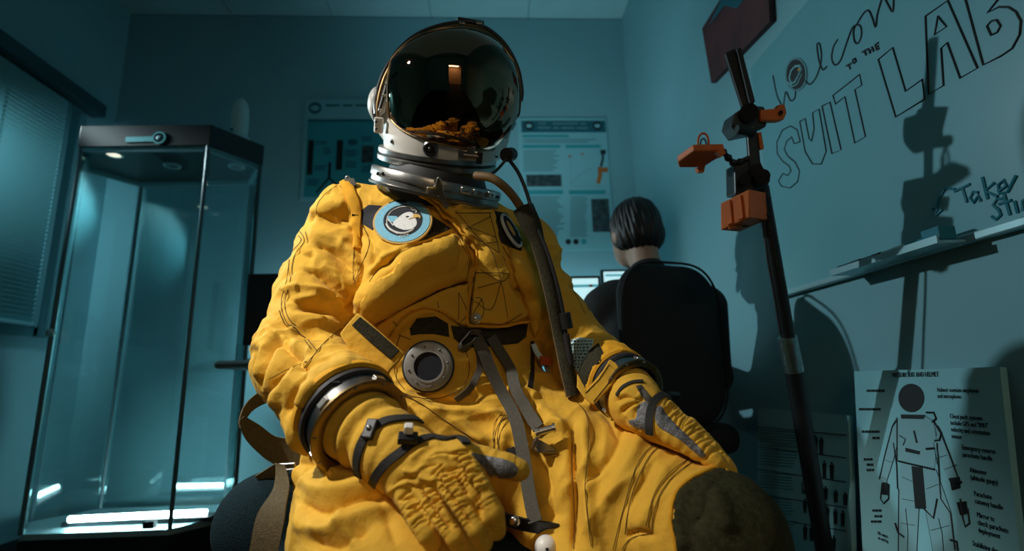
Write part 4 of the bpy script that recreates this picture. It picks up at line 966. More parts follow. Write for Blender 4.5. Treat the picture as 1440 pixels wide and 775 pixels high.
def soft(V, N=None):
    """cloth wrinkles running round each limb, plus faint undulation"""
    r = np.random.default_rng(3); h = np.zeros(len(V))
    for k in range(18):
        d = r.normal(size=3); d /= np.linalg.norm(d); lam = r.uniform(.03, .10)
        wv = V@d/lam*2*math.pi+r.uniform(0, 6.28)+1.8*np.sin(V@r.normal(size=3)*11+r.uniform(0, 6.28))
        h += (1-np.abs(np.sin(wv/2))**.8)*lam*.009
    h -= h.mean()
    for a, c, rad, amp, lam0 in LIMBS:
        a = np.asarray(a); ab = np.asarray(c)-a; L = np.linalg.norm(ab); ax = ab/L; R = frame_of(ax)
        q = (V-a)@R; t = q[:, 2]/L; rr = np.hypot(q[:, 0], q[:, 1]); th = np.arctan2(q[:, 1], q[:, 0])
        wgt = np.clip(1.25-np.abs(rr/rad-1)*1.6, 0, 1)*np.clip((t+.12)/.15, 0, 1)*np.clip((1.12-t)/.15, 0, 1)
        m = wgt > 0; v = np.zeros(m.sum())
        for k in range(4):
            lam = lam0*r.uniform(.7, 1.5); p = r.uniform(0, 6.28, 5)
            ph = q[m, 2]/lam*2*math.pi+2.2*np.sin(th[m]+p[0])+1.3*np.sin(2*th[m]+p[1])+.8*np.sin(3*th[m]+q[m, 2]*20+p[2])
            ridge = 1-np.abs(np.sin(ph/2+p[3])); env = np.clip(.5+np.sin(th[m]*2+q[m, 2]*17+p[4])*.9, 0, 1)
            v += (ridge**1.6-.35)*env
        h[m] += wgt[m]*amp*1.3*v
    return h
LIMBS += [(D_(466, 322, 1.13), D_(446, 415, 1.06), .085, .0028, .05), (D_(446, 415, 1.06), E_R, .085, .0036, .045), (E_R, S_R, .085, .0026, .05),
          (D_(736, 352, 1.18), D_(765, 425, 1.16), .075, .003, .05), (D_(765, 425, 1.16), E_L, .074, .0034, .045), (E_L, S_L, .07, .002, .05),
          (D_(530, 655, 1.00), D_(553, 745, .76), .145, .0045, .07), (D_(735, 612, 1.06), D_(862, 695, .92), .13, .0035, .07), (D_(862, 695, .92), KNEE_L, .118, .004, .065),
          (D_(640, 660, 1.1), D_(610, 330, 1.16), .20, .0045, .075)]
V = V+N*(fold(V, N)*1.65+soft(V)*1.0)[:, None]
me.vertices.foreach_set('co', V.astype(np.float32).ravel()); me.update()
LIMBS.clear()
body = _plain('body', me, M['suit'], suit)
def bvh_of(o):
    me = o.data; return BVHTree.FromPolygons([tuple(v.co) for v in me.vertices], [tuple(p.vertices) for p in me.polygons])
BV = bvh_of(body)
CV = Vector(_C)
def hit(px, py, bv=None):
    bv = bv or BV; r = Vector(ray(px, py)).normalized(); loc, nrm, i, d = bv.ray_cast(CV, r)
    if loc is None: return None, None
    return np.array(loc), np.array(nrm)
def hitn(px, py, bv=None):
    for dx, dy in ((0, 0), (2, 0), (-2, 0), (0, 2), (0, -2), (4, 0), (-4, 0), (0, 4), (0, -4), (8, 0), (-8, 0), (0, 8), (0, -8)):
        p, n = hit(px+dx, py+dy, bv)
        if p is not None: return p, n
    return dep(px, py, 1.0), np.array([0, -1.0, 0])
def movavg(P, k=3, it=2):
    P = np.array(P)
    for _ in range(it):
        Q = P.copy(); Q[1:-1] = (P[:-2]+P[1:-1]*2+P[2:])/4; P = Q
    return P
def inside(poly, P):
    poly = np.asarray(poly); x, y = P[:, 0], P[:, 1]; c = np.zeros(len(P), bool); j = len(poly)-1
    for i in range(len(poly)):
        xi, yi = poly[i]; xj, yj = poly[j]
        m = ((yi > y) != (yj > y)) & (x < (xj-xi)*(y-yi)/(yj-yi+1e-12)+xi); c ^= m; j = i
    return c
def patch(name, poly, m, parent, bv=None, t=.003, step=4.0, edge=3.0, smooth=False, puff=0.0, lift=0.0, relax=0):
    """cloth piece cut to the outline poly (given where it shows), laid on the surface below and given thickness"""
    L = spline([np.array(p, float) for p in poly], len(poly)*6, True) if smooth else np.array(poly, float)
    out = []
    for i in range(len(L)):
        a, c = L[i], L[(i+1) % len(L)]; n = max(1, int(np.linalg.norm(c-a)/step))
        for k in range(n): out.append(a+(c-a)*k/n)
    out = np.array(out); lo, hi = out.min(0), out.max(0)
    gx, gy = np.meshgrid(np.arange(lo[0], hi[0], step), np.arange(lo[1], hi[1], step)); g = np.stack([gx.ravel(), gy.ravel()], 1)
    g[:, 0] += (np.round((g[:, 1]-lo[1])/step) % 2)*step/2
    g = g[inside(out, g)]
    if len(g):
        d, _ = polydist(g, np.vstack([out, out[:1]])); g = g[d > step*.6]
    P = np.vstack([out, g]) if len(g) else out; nb = len(out)
    r = delaunay_2d_cdt([Vector(p) for p in P], [(i, (i+1) % nb) for i in range(nb)], [], 1, 1e-4)
    vs = np.array([tuple(v) for v in r[0]]); fs = [tuple(f) for f in r[2]]
    ed, _ = polydist(vs, np.vstack([out, out[:1]]))
    X = []; Nn = []; ok = []
    for p in vs:
        h, n = hit(p[0], p[1], bv)
        if h is None: h, n = np.zeros(3), np.zeros(3); ok.append(False)
        else: ok.append(True)
        X.append(h); Nn.append(n)
    X = np.array(X); Nn = np.array(Nn); ok = np.array(ok)
    fs = [f for f in fs if all(ok[i] for i in f)]
    nb_ = [set() for _ in vs]
    for f in fs:
        for i in f: nb_[i].update(f)
    for _ in range(3+relax):
        Q = Nn.copy(); Y = X.copy()
        for i, s_ in enumerate(nb_):
            if s_:
                l = list(s_); Q[i] = Nn[l].mean(0)
                if _ < relax: Y[i] = X[l].mean(0)
        Nn = Q/(np.linalg.norm(Q, axis=1, keepdims=True)+1e-12); X = Y
    e = np.clip(ed/edge, 0, 1); prof = t*(.55+.45*np.sqrt(1-(1-e)**2))+puff*np.clip(ed/18, 0, 1)**.7+lift
    T = X+Nn*prof[:, None]; n0 = len(vs); bot = X-Nn*.0015
    cnt = {}
    for f in fs:
        for i in range(len(f)):
            k = (f[i], f[(i+1) % len(f)]); cnt[tuple(sorted(k))] = cnt.get(tuple(sorted(k)), 0)+1
    F2 = list(fs)
    for f in fs:
        for i in range(len(f)):
            a, c = f[i], f[(i+1) % len(f)]
            if cnt[tuple(sorted((a, c)))] == 1: F2.append((c, a, a+n0, c+n0))
    mb = MB(); mb.v = [tuple(v) for v in T]+[tuple(v) for v in bot]; mb.f = F2
    me = mb.mesh(name); bm = bmesh.new(); bm.from_mesh(me); lone = [v for v in bm.verts if not v.link_faces]; bmesh.ops.delete(bm, geom=lone, context='VERTS'); bm.to_mesh(me); bm.free()
    return link(name, me, m, parent)
def path3(px, bv=None, off=.002, n=40, sm=3):
    L = spline([np.array(p, float) for p in px], n); X = []; Nn = []
    for p in L:
        h, nn = hitn(p[0], p[1], bv); X.append(h); Nn.append(nn)
    X = movavg(X, it=sm); Nn = movavg(Nn, it=sm+4); Nn /= np.linalg.norm(Nn, axis=1, keepdims=True)
    return X+Nn*off, Nn
def strap(name, px, width, m, parent, bv=None, off=.003, thick=.002, n=30, sm=4, lift=None):
    X, Nn = path3(px, bv, off, n, sm)
    if lift is not None: X = X+Nn*np.interp(np.linspace(0, 1, len(X)), np.linspace(0, 1, len(lift)), lift)[:, None]
    T = np.gradient(X, axis=0); W = np.cross(Nn, T)
    return obj(name, MB().ribbon(X, W, width, thick), m, parent)
SEAMS = []
def seam(px, bv=None, off=.0016, r=.0007, n=None, gap=None):
    n = n or max(6, int(sum(np.linalg.norm(np.subtract(a, c)) for a, c in zip(px[:-1], px[1:]))/4))
    L = spline([np.array(p, float) for p in px], n) if len(px) > 2 else np.array([np.array(px[0])+(np.array(px[1])-np.array(px[0]))*t for t in np.linspace(0, 1, n)])
    X = []
    for p in L:
        h, nn = hit(p[0], p[1], bv)
        if h is None or (X and np.linalg.norm(h-X[-1]) > .035):
            if len(X) > 2: SEAMS.append((np.array(X), r))
            X = []
            if h is None: continue
        X.append(h+nn*off)
    if len(X) > 2: SEAMS.append((movavg(X, it=2), r))
def seam2(px, gap=4, **k):
    seam(px, **k); L = np.array(px, float); T = np.gradient(L, axis=0); T /= np.linalg.norm(T, axis=1, keepdims=True)+1e-9
    seam([tuple(p+gap*np.array([-t[1], t[0]])) for p, t in zip(L, T)], **k)
def disc_frame(px, py, bv=None, rad=10):
    p, n = hitn(px, py, bv); ns = []; ps = []
    for a in np.linspace(0, 6.28, 12, endpoint=False):
        q, m_ = hit(px+rad*math.cos(a), py+rad*math.sin(a), bv)
        if q is not None: ns.append(m_); ps.append(q)
    n = np.mean(ns, 0); n /= np.linalg.norm(n); return np.mean(ps, 0), n
# ------------------------------------------------------------------ HELMET
HV = ray(626, 135)/np.linalg.norm(ray(626, 135)); tl_ = math.radians(5)
hx = np.cross(HV, _UP); hx /= np.linalg.norm(hx); hz0 = np.cross(hx, HV)
hz = hz0*math.cos(tl_)+hx*math.sin(tl_); hxr = hx*math.cos(tl_)-hz0*math.sin(tl_)
HB = np.stack([hxr, HV, hz], 1)                                        # columns: right, away, up of the helmet as it tilts forward
HC = D_(630, 134, 1.10); PX = 1.10/FPX
yawh = .22; HY = HB@Rz(yawh)
s = SDF(HC-.24, HC+.24, .0045)
s.ell(HC+HB@A3(.005, .02, .000), (.136, .158, .131), .02, HY)
s.cap(HC+HB@A3(-.004, .01, -.075), .128, HC+HB@A3(-.004, .0, -.10), .126, .03, planes=[(HC+HB@A3(-.004, 0, -.128), -hz)])
s.cap(HC+HB@A3(-.140, .05, -.045), .030, HC+HB@A3(-.125, .045, -.085), .025, .03)
s.ell(HC+HB@A3(-.148, .03, -.035), (.022, .035, .035), .015, HB)
s.cap(HC+HB@A3(.125, .03, -.06), .022, HC+HB@A3(.12, .03, -.10), .022, .03)
helmet = sculpt('helmet', s, M['white'], suit, 3, 1)
BH = bvh_of(helmet)
vc = HC+HB@A3(.010, -.022, .002)
vm = MB().sphere((0, 0, 0), 1, 96, 64); vv = vc+(np.array(vm.v)*np.array([.1425, .150, .1365]))@HY.T
BVV = BVHTree.FromPolygons([tuple(v) for v in vv], vm.f)
VIS = [(553, 84), (548, 105), (547, 135), (548, 160), (557, 174), (573, 186), (592, 193), (611, 198), (630, 203), (648, 206), (668, 209), (689, 210), (706, 206), (718, 198), (725, 180), (729, 155), (730, 130), (727, 108), (720, 86), (706, 66), (688, 52), (667, 44), (645, 41), (620, 43), (592, 51), (572, 63)]
def inward(P, c, k): P = np.array(P, float); return [tuple(c+(p-c)*k) for p in P]
vis = patch('visor', VIS, M['visor'], helmet, BVV, .004, 3.0, 1.5, smooth=True)
L = spline([np.array(p, float) for p in VIS], 150, True); R_ = []
for p in L:
    h, n = hit(p[0], p[1], BVV)
    if h is not None: R_.append(h+n*.002)
obj('visor_edge', MB().tube(R_, .0028, 8, True), M['bronze'], helmet)
# tinted sun-shade bail over the top
bail = [(531, 172), (528, 158), (530, 138), (538, 110), (552, 84), (572, 61), (597, 45), (625, 36), (652, 33), (677, 38), (700, 54), (717, 76), (728, 102), (732, 128), (731, 142)]
Lb = spline([np.array(p, float) for p in bail], 90); c2 = np.array([632, 132.]); BPt = np.array([D_(*(c2+(p-c2)*1.012), 1.065) for p in Lb])
obj('bail_rim', MB().tube(BPt, .0048, 10), M['black'], helmet)
c2 = np.array([632, 132.])
Bin = np.array([D_(*(c2+(p-c2)*.975), 1.055) for p in Lb]); obj('bail_inner_rim', MB().tube(Bin, .0032, 8), M['bronze'], helmet)
bw = MB(); Wd = np.array([HV]*len(Lb)); bw.ribbon(np.array([D_(*(c2+(p-c2)*1.012), 1.085) for p in Lb]), Wd, .045, .003); obj('bail_band', bw, M['black'], helmet)
# latch on top
lt_ = obj('top_latch', MB().box(D_(662, 35, 1.07), (.022, .012, .006), HB).box(D_(662, 30, 1.08), (.028, .008, .004), HB), M['black'], helmet, smooth=False, bevel=.002)
for px in (650, 674): obj('latch_roller', MB().cyl(D_(px-4, 34, 1.055), D_(px+4, 35, 1.055), .006, n=12), M['gun'], lt_)
# left hinge mechanism
hg = obj('hinge_plate', MB().prism([D_(x, y, 1.055) for x, y in ((541, 112), (548, 108), (550, 118), (546, 140), (541, 158), (533, 164), (529, 156), (534, 135))], HV, .012), M['white'], helmet, smooth=False, bevel=.002)
obj('hinge_slot', MB().tube([D_(x, y, 1.052) for x, y in ((545, 114), (541, 130), (535, 150), (533, 157))], .0035, 8), M['black'], hg)
for x, y in ((544, 118), (540, 134), (534, 155), (547, 128), (545, 143)): obj('hinge_screw', MB().sphere(D_(x, y, 1.050), .004, 10, 8), M['steel'], hg)
obj('hinge_arm', MB().tube([D_(x, y, 1.06) for x, y in ((531, 128), (528, 142), (530, 160))], .006, 10), M['gun'], hg)
obj('side_block', MB().box(D_(533, 176, 1.06), (.009, .01, .016), HB), M['white'], helmet, smooth=False, bevel=.003)
for dy in (-5, 5): obj('block_screw', MB().sphere(D_(529, 176+dy, 1.048), .003, 8, 6), M['black'], helmet)
# chin fittings
p, n = disc_frame(606, 209, BH, 8)
vp = obj('valve_port', MB().lathe(p-n*.004, n, [(.0155, 0), (.0155, .010), (.0125, .013), (.008, .013), (.008, .006), (.0, .006)], 28, caps=False), M['gun'], helmet)
obj('valve_centre', MB().sphere(p+n*.006, .0055, 12, 8), M['black'], vp)
p, n = disc_frame(658, 217, BH, 8)
ltc = obj('chin_latch', MB().box(p+n*.006, (.022, .006, .009), HB).box(p+n*.011+hz*.006, (.008, .005, .014), HB), M['steel'], helmet, smooth=False, bevel=.002)
obj('latch_pin', MB().cyl(p+n*.014-hxr*.015, p+n*.014+hxr*.015, .004, n=12), M['gun'], ltc)
obj('latch_block', MB().box(p+n*.008+hxr*.02-hz*.003, (.006, .006, .012), HB), M['black'], ltc, smooth=False, bevel=.002)
p, n = disc_frame(552, 199, BH, 4); obj('side_screw', MB().sphere(p+n*.001, .0045, 10, 8), M['gun'], helmet)
obj('oxygen_knob', MB().cyl(D_(712, 218, 1.03), D_(719, 217, 1.06), .014, n=20), M['rubber'], helmet)
p, n = disc_frame(695, 220, BH, 4)
sm_ = MB(); sm_.box(p+n*.001-hxr*.005, (.003, .0006, .0025), HB).box(p+n*.001+hxr*.004, (.0028, .0006, .002), HB); so_ = obj('serial_marks', sm_, M['ink'], helmet, smooth=False); so_['kind'] = 'stuff'
# helmet base rings
rcx = HC+HB@A3(-.010, 0, -.1335)
ring = obj('helmet_ring', MB().lathe(rcx, hz, [(.118, .012), (.129, .012), (.130, .004), (.126, .001), (.131, -.003), (.131, -.012), (.124, -.016), (.112, -.016), (.112, .012)], 72, caps=False), M['ringmetal'], suit)
obj('ring_seal', MB().lathe(rcx, hz, [(.1285, .0035), (.1285, .0005)], 72, caps=False), M['rubber'], ring)
# neck ring, tilted a little more
nz = hz0*math.cos(math.radians(11))+hx*math.sin(math.radians(11)); nz = nz*math.cos(.07)-HV*math.sin(.07)*1
NC = D_(614, 262, 1.115)
NV = ray(614, 262)/np.linalg.norm(ray(614, 262)); nx_ = np.cross(NV, _UP); nx_ /= np.linalg.norm(nx_); nz_ = np.cross(nx_, NV)
nz = nz_*math.cos(math.radians(11))+nx_*math.sin(math.radians(11)); nz = nz*math.cos(.03)-NV*math.sin(.03)
neck = obj('neck_cuff', MB().lathe(NC+nz*.0, nz, [(.098, -.06), (.106, -.02), (.106, .02), (.1, .034)], 60, caps=False), M['rubber'], suit)
nr = obj('neck_ring', MB().lathe(NC, nz, [(.128, .017), (.138, .017), (.141, .013), (.141, -.001), (.138, -.003), (.1385, -.012), (.142, -.014), (.141, -.019), (.126, -.021), (.126, .017)], 84, caps=False), M['ringmetal'], suit)
def ringpt(px, py, R=.1425):
    q = ray(px, py); o = _C; n = q/np.linalg.norm(q); d0 = np.linalg.norm(NC-_C); d = o+n*d0
    lo, hi = d0-.25, d0
    for _ in range(40):
        mid = (lo+hi)/2; pt = o+n*mid-NC; rad = np.linalg.norm(pt-nz*(pt@nz))
        if rad > R: lo = mid
        else: hi = mid
    return o+n*hi
for x, y in ((655, 268), (671, 271), (690, 274)):
    p = ringpt(x, y); rn = p-NC; rn -= nz*(rn@nz); rn /= np.linalg.norm(rn); tn = np.cross(nz, rn)
    lk = obj('ring_latch', MB().box(p, (.011, .004, .006), np.stack([tn, rn, nz], 1)), M['steel'], nr, smooth=False, bevel=.0015)
    obj('latch_bolt', MB().sphere(p+rn*.004, .0035, 10, 6), M['gun'], lk)
for x in (531, 538, 700): 
    p = ringpt(x, 244 if x < 600 else 277); obj('ring_screw', MB().sphere(p, .0035, 8, 6), M['black'], nr)
# wire bail hooked on the ring
X = spline([ringpt(600, 272, .145), ringpt(602, 264, .15), ringpt(612, 262, .152), ringpt(616, 250, .152), ringpt(621, 258, .15), ringpt(624, 280, .15)], 30)
obj('wire_bail', MB().tube(X, .0018, 8), M['steel'], nr)
strapx = spline([ringpt(613, 252, .15), ringpt(618, 262, .15), ringpt(622, 280, .152), ringpt(630, 292, .155)], 16); obj('collar_tab', MB().ribbon(strapx, hxr, .010, .0015), M['web'], nr)

# ------------------------------------------------------------------ GLOVES and wrist rings
def wrist(S_, AX, r, big):
    hem = obj('sleeve_hem', MB().lathe(S_-AX*.016, AX, [(r*.90, .004), (r*.985, .000), (r*1.02, .006), (r*1.01, .014), (r*.95, .018), (r*.88, .014)], 60, caps=False), M['suit_d'], suit)
    S_ = S_+AX*.008
    q = obj('wrist_ring', MB().lathe(S_-AX*.002, AX, [(r*.70, 0), (r*.90, 0), (r*.92, .006), (r*.88, .010), (r*.86, .016), (r*.885, .018), (r*.885, .034), (r*.86, .036)], 60, caps=False), M['gun'], suit)
    obj('rubber_band', MB().lathe(S_-AX*.004, AX, [(r*.86, 0), (r*.95, .002), (r*.955, .010), (r*.90, .013)], 60, caps=False), M['rubber'], q)
    obj('inner_rim', MB().lathe(S_+AX*.033, AX, [(r*.78, -.002), (r*.90, 0), (r*.93, .002), (r*.93, .006), (r*.88, .0075), (r*.74, .006)], 60, caps=False), M['bronze'], q)
    R = frame_of(AX)
    for i in range(10):
        a = i*2*math.pi/10+.3; dr = R@A3(math.cos(a), math.sin(a), 0); tn = np.cross(AX, dr)
        if i % 2: obj('ring_lug', MB().box(S_+AX*.024+dr*r*.89, (.009, .0035, .006), np.stack([tn, dr, AX], 1)), M['steel'], q, smooth=False, bevel=.0012)
        obj('ring_rivet', MB().sphere(S_+AX*.0395+dr*r*.875, .0026, 8, 6), M['gun'], q)
    return q
wr_ = wrist(S_R, AX_R, .083, True); wl_ = wrist(S_L, AX_L, .067, False)
Rf = frame_of(AX_R)
# spring latch on the near wrist ring
p0, n0 = hitn(455, 552)
lz = obj('ring_latch_lever', MB().box(D_(461, 548, .755), (.010, .006, .005), HB).box(D_(472, 541, .752), (.008, .005, .007), HB), M['black'], wr_, smooth=False, bevel=.002)
g = SDF(D_(590, 690, .69)-A3(.15, .17, .13), D_(600, 680, .69)+A3(.15, .15, .13), .0022)
W0 = D_(556, 636, .725)
g.cap(S_R+AX_R*.03, .060, W0, .047, .01, wave=(.003, 3, .5)); g.cap(W0, .047, D_(585, 662, .70), .040, .02, wave=(.002, 2.5, 0))
for (x, y, d), r in (((650, 645, .672), .023), ((612, 672, .668), .024), ((584, 695, .672), .021)): g.cap(D_(578, 655, .705), .036, D_(x, y, d), r, .02)
g.cap(D_(650, 648, .675), .022, D_(584, 695, .678), .021, .015)
def finger(g, pts, rad, wave=7, amp=.0012, k=.004):
    for i in range(len(pts)-1): g.cap(D_(*pts[i]), rad[i], D_(*pts[i+1]), rad[i+1], .002 if i else .005, wave=(amp, wave if i == 0 else wave*.6, .8*i))
finger(g, [(650, 642, .660), (676, 690, .634), (693, 722, .622), (698, 746, .628)], [.0158, .0146, .0138, .0118], 9, .0015)
finger(g, [(617, 664, .655), (649, 712, .622), (670, 744, .611), (681, 764, .616)], [.0132, .0120, .0116, .0104], 9, .0014)
finger(g, [(594, 686, .655), (622, 732, .624), (639, 756, .613), (648, 772, .618)], [.0126, .0114, .0110, .0100], 8, .0014)
finger(g, [(570, 700, .658), (588, 734, .630), (600, 752, .622), (608, 764, .626)], [.0132, .0124, .0118, .0106], 6, .0014)
finger(g, [(640, 640, .700), (682, 648, .688), (712, 655, .676), (730, 661, .674)], [.023, .0185, .0165, .0145], 4, .001)
gl = sculpt('glove', g, None, None, 1, 1)
STROKES.clear()
C8 = lambda *p: zc(520, 590, 4.19, p)
for q in (((370, 205), (450, 190), (540, 185)), ((330, 240), (400, 215), (470, 215)), ((110, 430), (160, 390), (230, 370)), ((290, 330), (330, 350), (400, 350)), ((190, 300), (260, 310), (330, 270)), ((240, 240), (330, 170), (430, 150))): F_(C8(*q), 5, .004)
for q in (((350, 225), (440, 205), (540, 205)), ((300, 300), (340, 280), (400, 260)), ((130, 400), (190, 355), (260, 350)), ((420, 300), (480, 300), (520, 290)), ((250, 400), (300, 400), (340, 380)), ((500, 230), (520, 280), (560, 330)), ((230, 380), (290, 440), (320, 470))): F_(C8(*q), 4, -.004)
def ruche(path, half, n, w_, amp, t0=.03, t1=.62, seed=1):
    rr = np.random.default_rng(seed); L = spline([np.array(q[:2], float) for q in path], 60)
    for k in range(n):
        i = int(np.clip((t0+(t1-t0)*(k+rr.uniform(-.25, .25))/(n-1))*58, 1, 57)); c = L[i]; T = L[i+1]-L[i-1]; T /= np.linalg.norm(T); Nn = np.array([-T[1], T[0]])
        a0, a1 = rr.uniform(.7, 1.1, 2); sk = rr.uniform(-.25, .25)*half
        F_([tuple(c-Nn*half*a0+T*sk), tuple(c-T*half*.18), tuple(c+Nn*half*a1-T*sk)], w_, amp*rr.uniform(.7, 1.3))
ruche([(646, 636), (676, 690), (693, 722)], 15, 10, 2.8, -.0050, seed=1)
ruche([(615, 660), (649, 712), (670, 744)], 13, 10, 2.6, -.0046, seed=2)
ruche([(592, 682), (622, 732), (639, 756)], 12, 9, 2.6, -.0044, seed=3)
ruche([(568, 695), (588, 734), (600, 752)], 12, 6, 2.8, -.0044, seed=4)
for q in (((520, 260), (560, 350), (620, 450), (660, 560)), ((395, 330), (460, 430), (540, 540), (600, 630)), ((290, 400), (360, 490), (430, 570), (480, 640))): F_(C8(*q), 4.2, -.009)
V = coords(gl); N = normals(gl); V = V+N*(fold(V, N)+soft(V)*.35)[:, None]; gl.vertices.foreach_set('co', V.astype(np.float32).ravel()); gl.update()
glove = _plain('glove', gl, M['suit'], suit); BG = bvh_of(glove)
patch('thumb_grip', C8((600, 205), (640, 205), (720, 220), (790, 235), (850, 260), (872, 295), (850, 335), (780, 345), (710, 335), (680, 290)), M['greymesh'], glove, BG, .002, 3, 2, smooth=True)
gs = strap('wrist_strap', [(505, 668), (503, 650), (508, 628), (520, 607), (540, 594), (562, 590), (585, 590), (598, 594)], .013, M['blackweb'], glove, BG, .003, .003, 40)
p, n = hitn(523, 606, BG); obj('strap_keeper', MB().box(p+n*.006, (.014, .008, .004), frame_of(n)@np.array([[0, 1, 0], [1, 0, 0], [0, 0, 1]])), M['black'], gs, smooth=False, bevel=.002)
obj('strap_snap', MB().sphere(p+n*.010, .004, 10, 8), M['steel'], gs)
gs2 = strap('hand_strap', [(522, 695), (526, 676), (540, 655), (560, 640), (580, 625), (610, 614), (634, 611), (648, 616), (655, 626)], .012, M['blackweb'], glove, BG, .003, .003, 44)
p, n = hitn(575, 622, BG); bk = obj('strap_buckle', MB().box(p+n*.008, (.013, .009, .005), HB), M['black'], gs2, smooth=False, bevel=.002)
obj('buckle_tongue', MB().box(p+n*.014+A3(.002, 0, .008), (.006, .006, .006), HB), M['white'], bk, smooth=False, bevel=.002)

g = SDF(D_(940, 600, .88)-A3(.16, .16, .12), D_(950, 600, .88)+A3(.16, .18, .12), .0026)
g.cap(S_L+AX_L*.03, .046, D_(893, 567, .905), .046, .01, wave=(.003, 2, .3)); g.cap(D_(893, 567, .905), .045, D_(925, 588, .875), .036, .015)
g.cap(D_(925, 588, .875), .034, D_(962, 612, .845), .028, .015); g.cap(D_(915, 592, .87), .030, D_(955, 615, .83), .022, .012)
finger(g, [(955, 608, .832), (985, 632, .812), (1006, 650, .802), (1018, 662, .800)], [.0185, .017, .015, .012], 3, .0005)
finger(g, [(965, 602, .850), (996, 632, .828), (1016, 652, .818), (1026, 663, .818)], [.018, .0165, .015, .012])
finger(g, [(968, 600, .872), (1000, 632, .852), (1018, 652, .842), (1026, 660, .842)], [.0175, .0155, .014, .0115])
finger(g, [(960, 598, .890), (992, 628, .872), (1008, 646, .864), (1015, 654, .864)], [.016, .014, .013, .0105])
finger(g, [(898, 590, .862), (925, 602, .842), (955, 618, .822), (978, 637, .812)], [.020, .0185, .016, .012], 3, .001)
gl2 = sculpt('glove', g, None, None, 1, 1); STROKES.clear()
C6 = lambda *p: zc(720, 420, 3.52, p)
for q in (((520, 480), (570, 470), (620, 500)), ((530, 540), (580, 510), (640, 500)), ((560, 590), (590, 550), (630, 520)), ((620, 470), (660, 490), (690, 490))): F_(C6(*q), 5, .004)
for q in (((510, 510), (560, 490), (640, 505)), ((540, 570), (580, 535), (640, 510)), ((640, 440), (650, 480), (640, 510)), ((600, 600), (610, 560), (640, 530))): F_(C6(*q), 4, -.005)
ruche([(940, 574), (975, 606), (1015, 652)], 14, 13, 3.0, -.0050, 0, .85, seed=6); ruche([(930, 552), (960, 580), (1000, 620)], 12, 8, 3.0, -.004, 0, .9, seed=7)
V = coords(gl2); N = normals(gl2); V = V+N*(fold(V, N)+soft(V)*.35)[:, None]; gl2.vertices.foreach_set('co', V.astype(np.float32).ravel()); gl2.update()
glove2 = _plain('glove', gl2, M['suit'], suit); BG2 = bvh_of(glove2)
patch('palm_grip', [(897, 572), (905, 565), (912, 566), (914, 590), (910, 604), (892, 600), (884, 592), (894, 588)], M['greymesh'], glove2, BG2, .002, 3, 2, smooth=True)
patch('thumb_grip', [(922, 574), (930, 572), (936, 582), (945, 592), (956, 603), (970, 616), (984, 630), (992, 640), (986, 643), (972, 632), (955, 618), (938, 608), (926, 600), (921, 588)], M['greymesh'], glove2, BG2, .0025, 3, 2, smooth=True)
strap('hand_strap', [(914, 610), (913, 590), (916, 572), (924, 560), (936, 556), (946, 560)], .012, M['blackweb'], glove2, BG2, .003, .003, 28)
strap('wrist_strap', [(868, 556), (876, 545), (890, 538), (904, 537)], .006, M['blackweb'], glove2, BG2, .002, .002, 24)
patch('grey_panel', [(894, 543), (902, 541), (914, 556), (920, 566), (912, 570), (904, 560)], M['web'], glove2, BG2, .0015, 3, 2)
p, n = hitn(947, 556, BG2); obj('strap_buckle', MB().box(p+n*.006, (.010, .007, .005), HB), M['black'], glove2, smooth=False, bevel=.002)
# ------------------------------------------------------------------ CHEST, FLAPS, PATCHES
# under-flap wing and hook-and-loop
patch('loop_tape', [(576, 462), (586, 448), (613, 445), (630, 455), (632, 474), (610, 470), (590, 470), (578, 472)], M['velcro'], suit, t=.003)
patch('loop_tape', [(634, 458), (660, 462), (700, 462), (742, 452), (739, 474), (728, 483), (700, 486), (668, 489), (650, 486), (638, 476)], M['velcro'], suit, t=.003)
wing = patch('under_flap', [(530, 458), (555, 442), (581, 430), (622, 409), (662, 398), (662, 462), (648, 462), (632, 452), (617, 441), (600, 438), (583, 442), (568, 452), (556, 468), (548, 480), (536, 474)], M['suit'], suit, t=.006, puff=.003, lift=.007, relax=2)
patch('chest_cover', [(523, 398), (536, 387), (550, 379), (560, 366), (571, 354), (585, 347), (600, 343), (620, 336), (637, 331), (650, 345), (660, 365), (662, 398), (640, 403), (622, 409), (600, 419), (581, 430), (555, 443), (532, 456), (514, 465), (506, 455), (504, 440), (508, 420)], M['suit'], suit, t=.008, puff=.016, lift=.002, relax=3)
patch('chest_cover', [(711, 343), (728, 358), (742, 372), (756, 398), (764, 430), (764, 462), (752, 480), (742, 462), (736, 436), (728, 412), (720, 395), (714, 370)], M['suit'], suit, t=.007, puff=.010, relax=3)
flap = patch('chest_flap', [(593, 278), (611, 292), (629, 314), (646, 334), (664, 356), (664, 386), (659, 420), (657, 461), (676, 463), (695, 463), (719, 456), (739, 443), (731, 424), (722, 406), (716, 392), (722, 384), (712, 368), (706, 356), (701, 334), (692, 297), (672, 296), (640, 292), (622, 284), (606, 274)], M['suit'], suit, t=.009, puff=.009, lift=.010, relax=3)
FL_ = spline([np.array(p, float) for p in ((593, 278), (611, 292), (629, 314), (646, 334), (664, 356), (664, 386), (659, 420), (657, 461), (676, 463), (695, 463), (719, 456), (739, 443))], 80)
X_, N_f = path3([tuple(p) for p in FL_], None, .017, 80, 3); obj('flap_gap_shade', MB().tube(X_, .0024, 8), M['suit_d'], flap)  # tube added along the flap edge, stands in for the gap shadow
BF = bvh_of(flap)
BW = bvh_of(wing)
def seamf(px, **k): seam(px, bv=BF, **k)
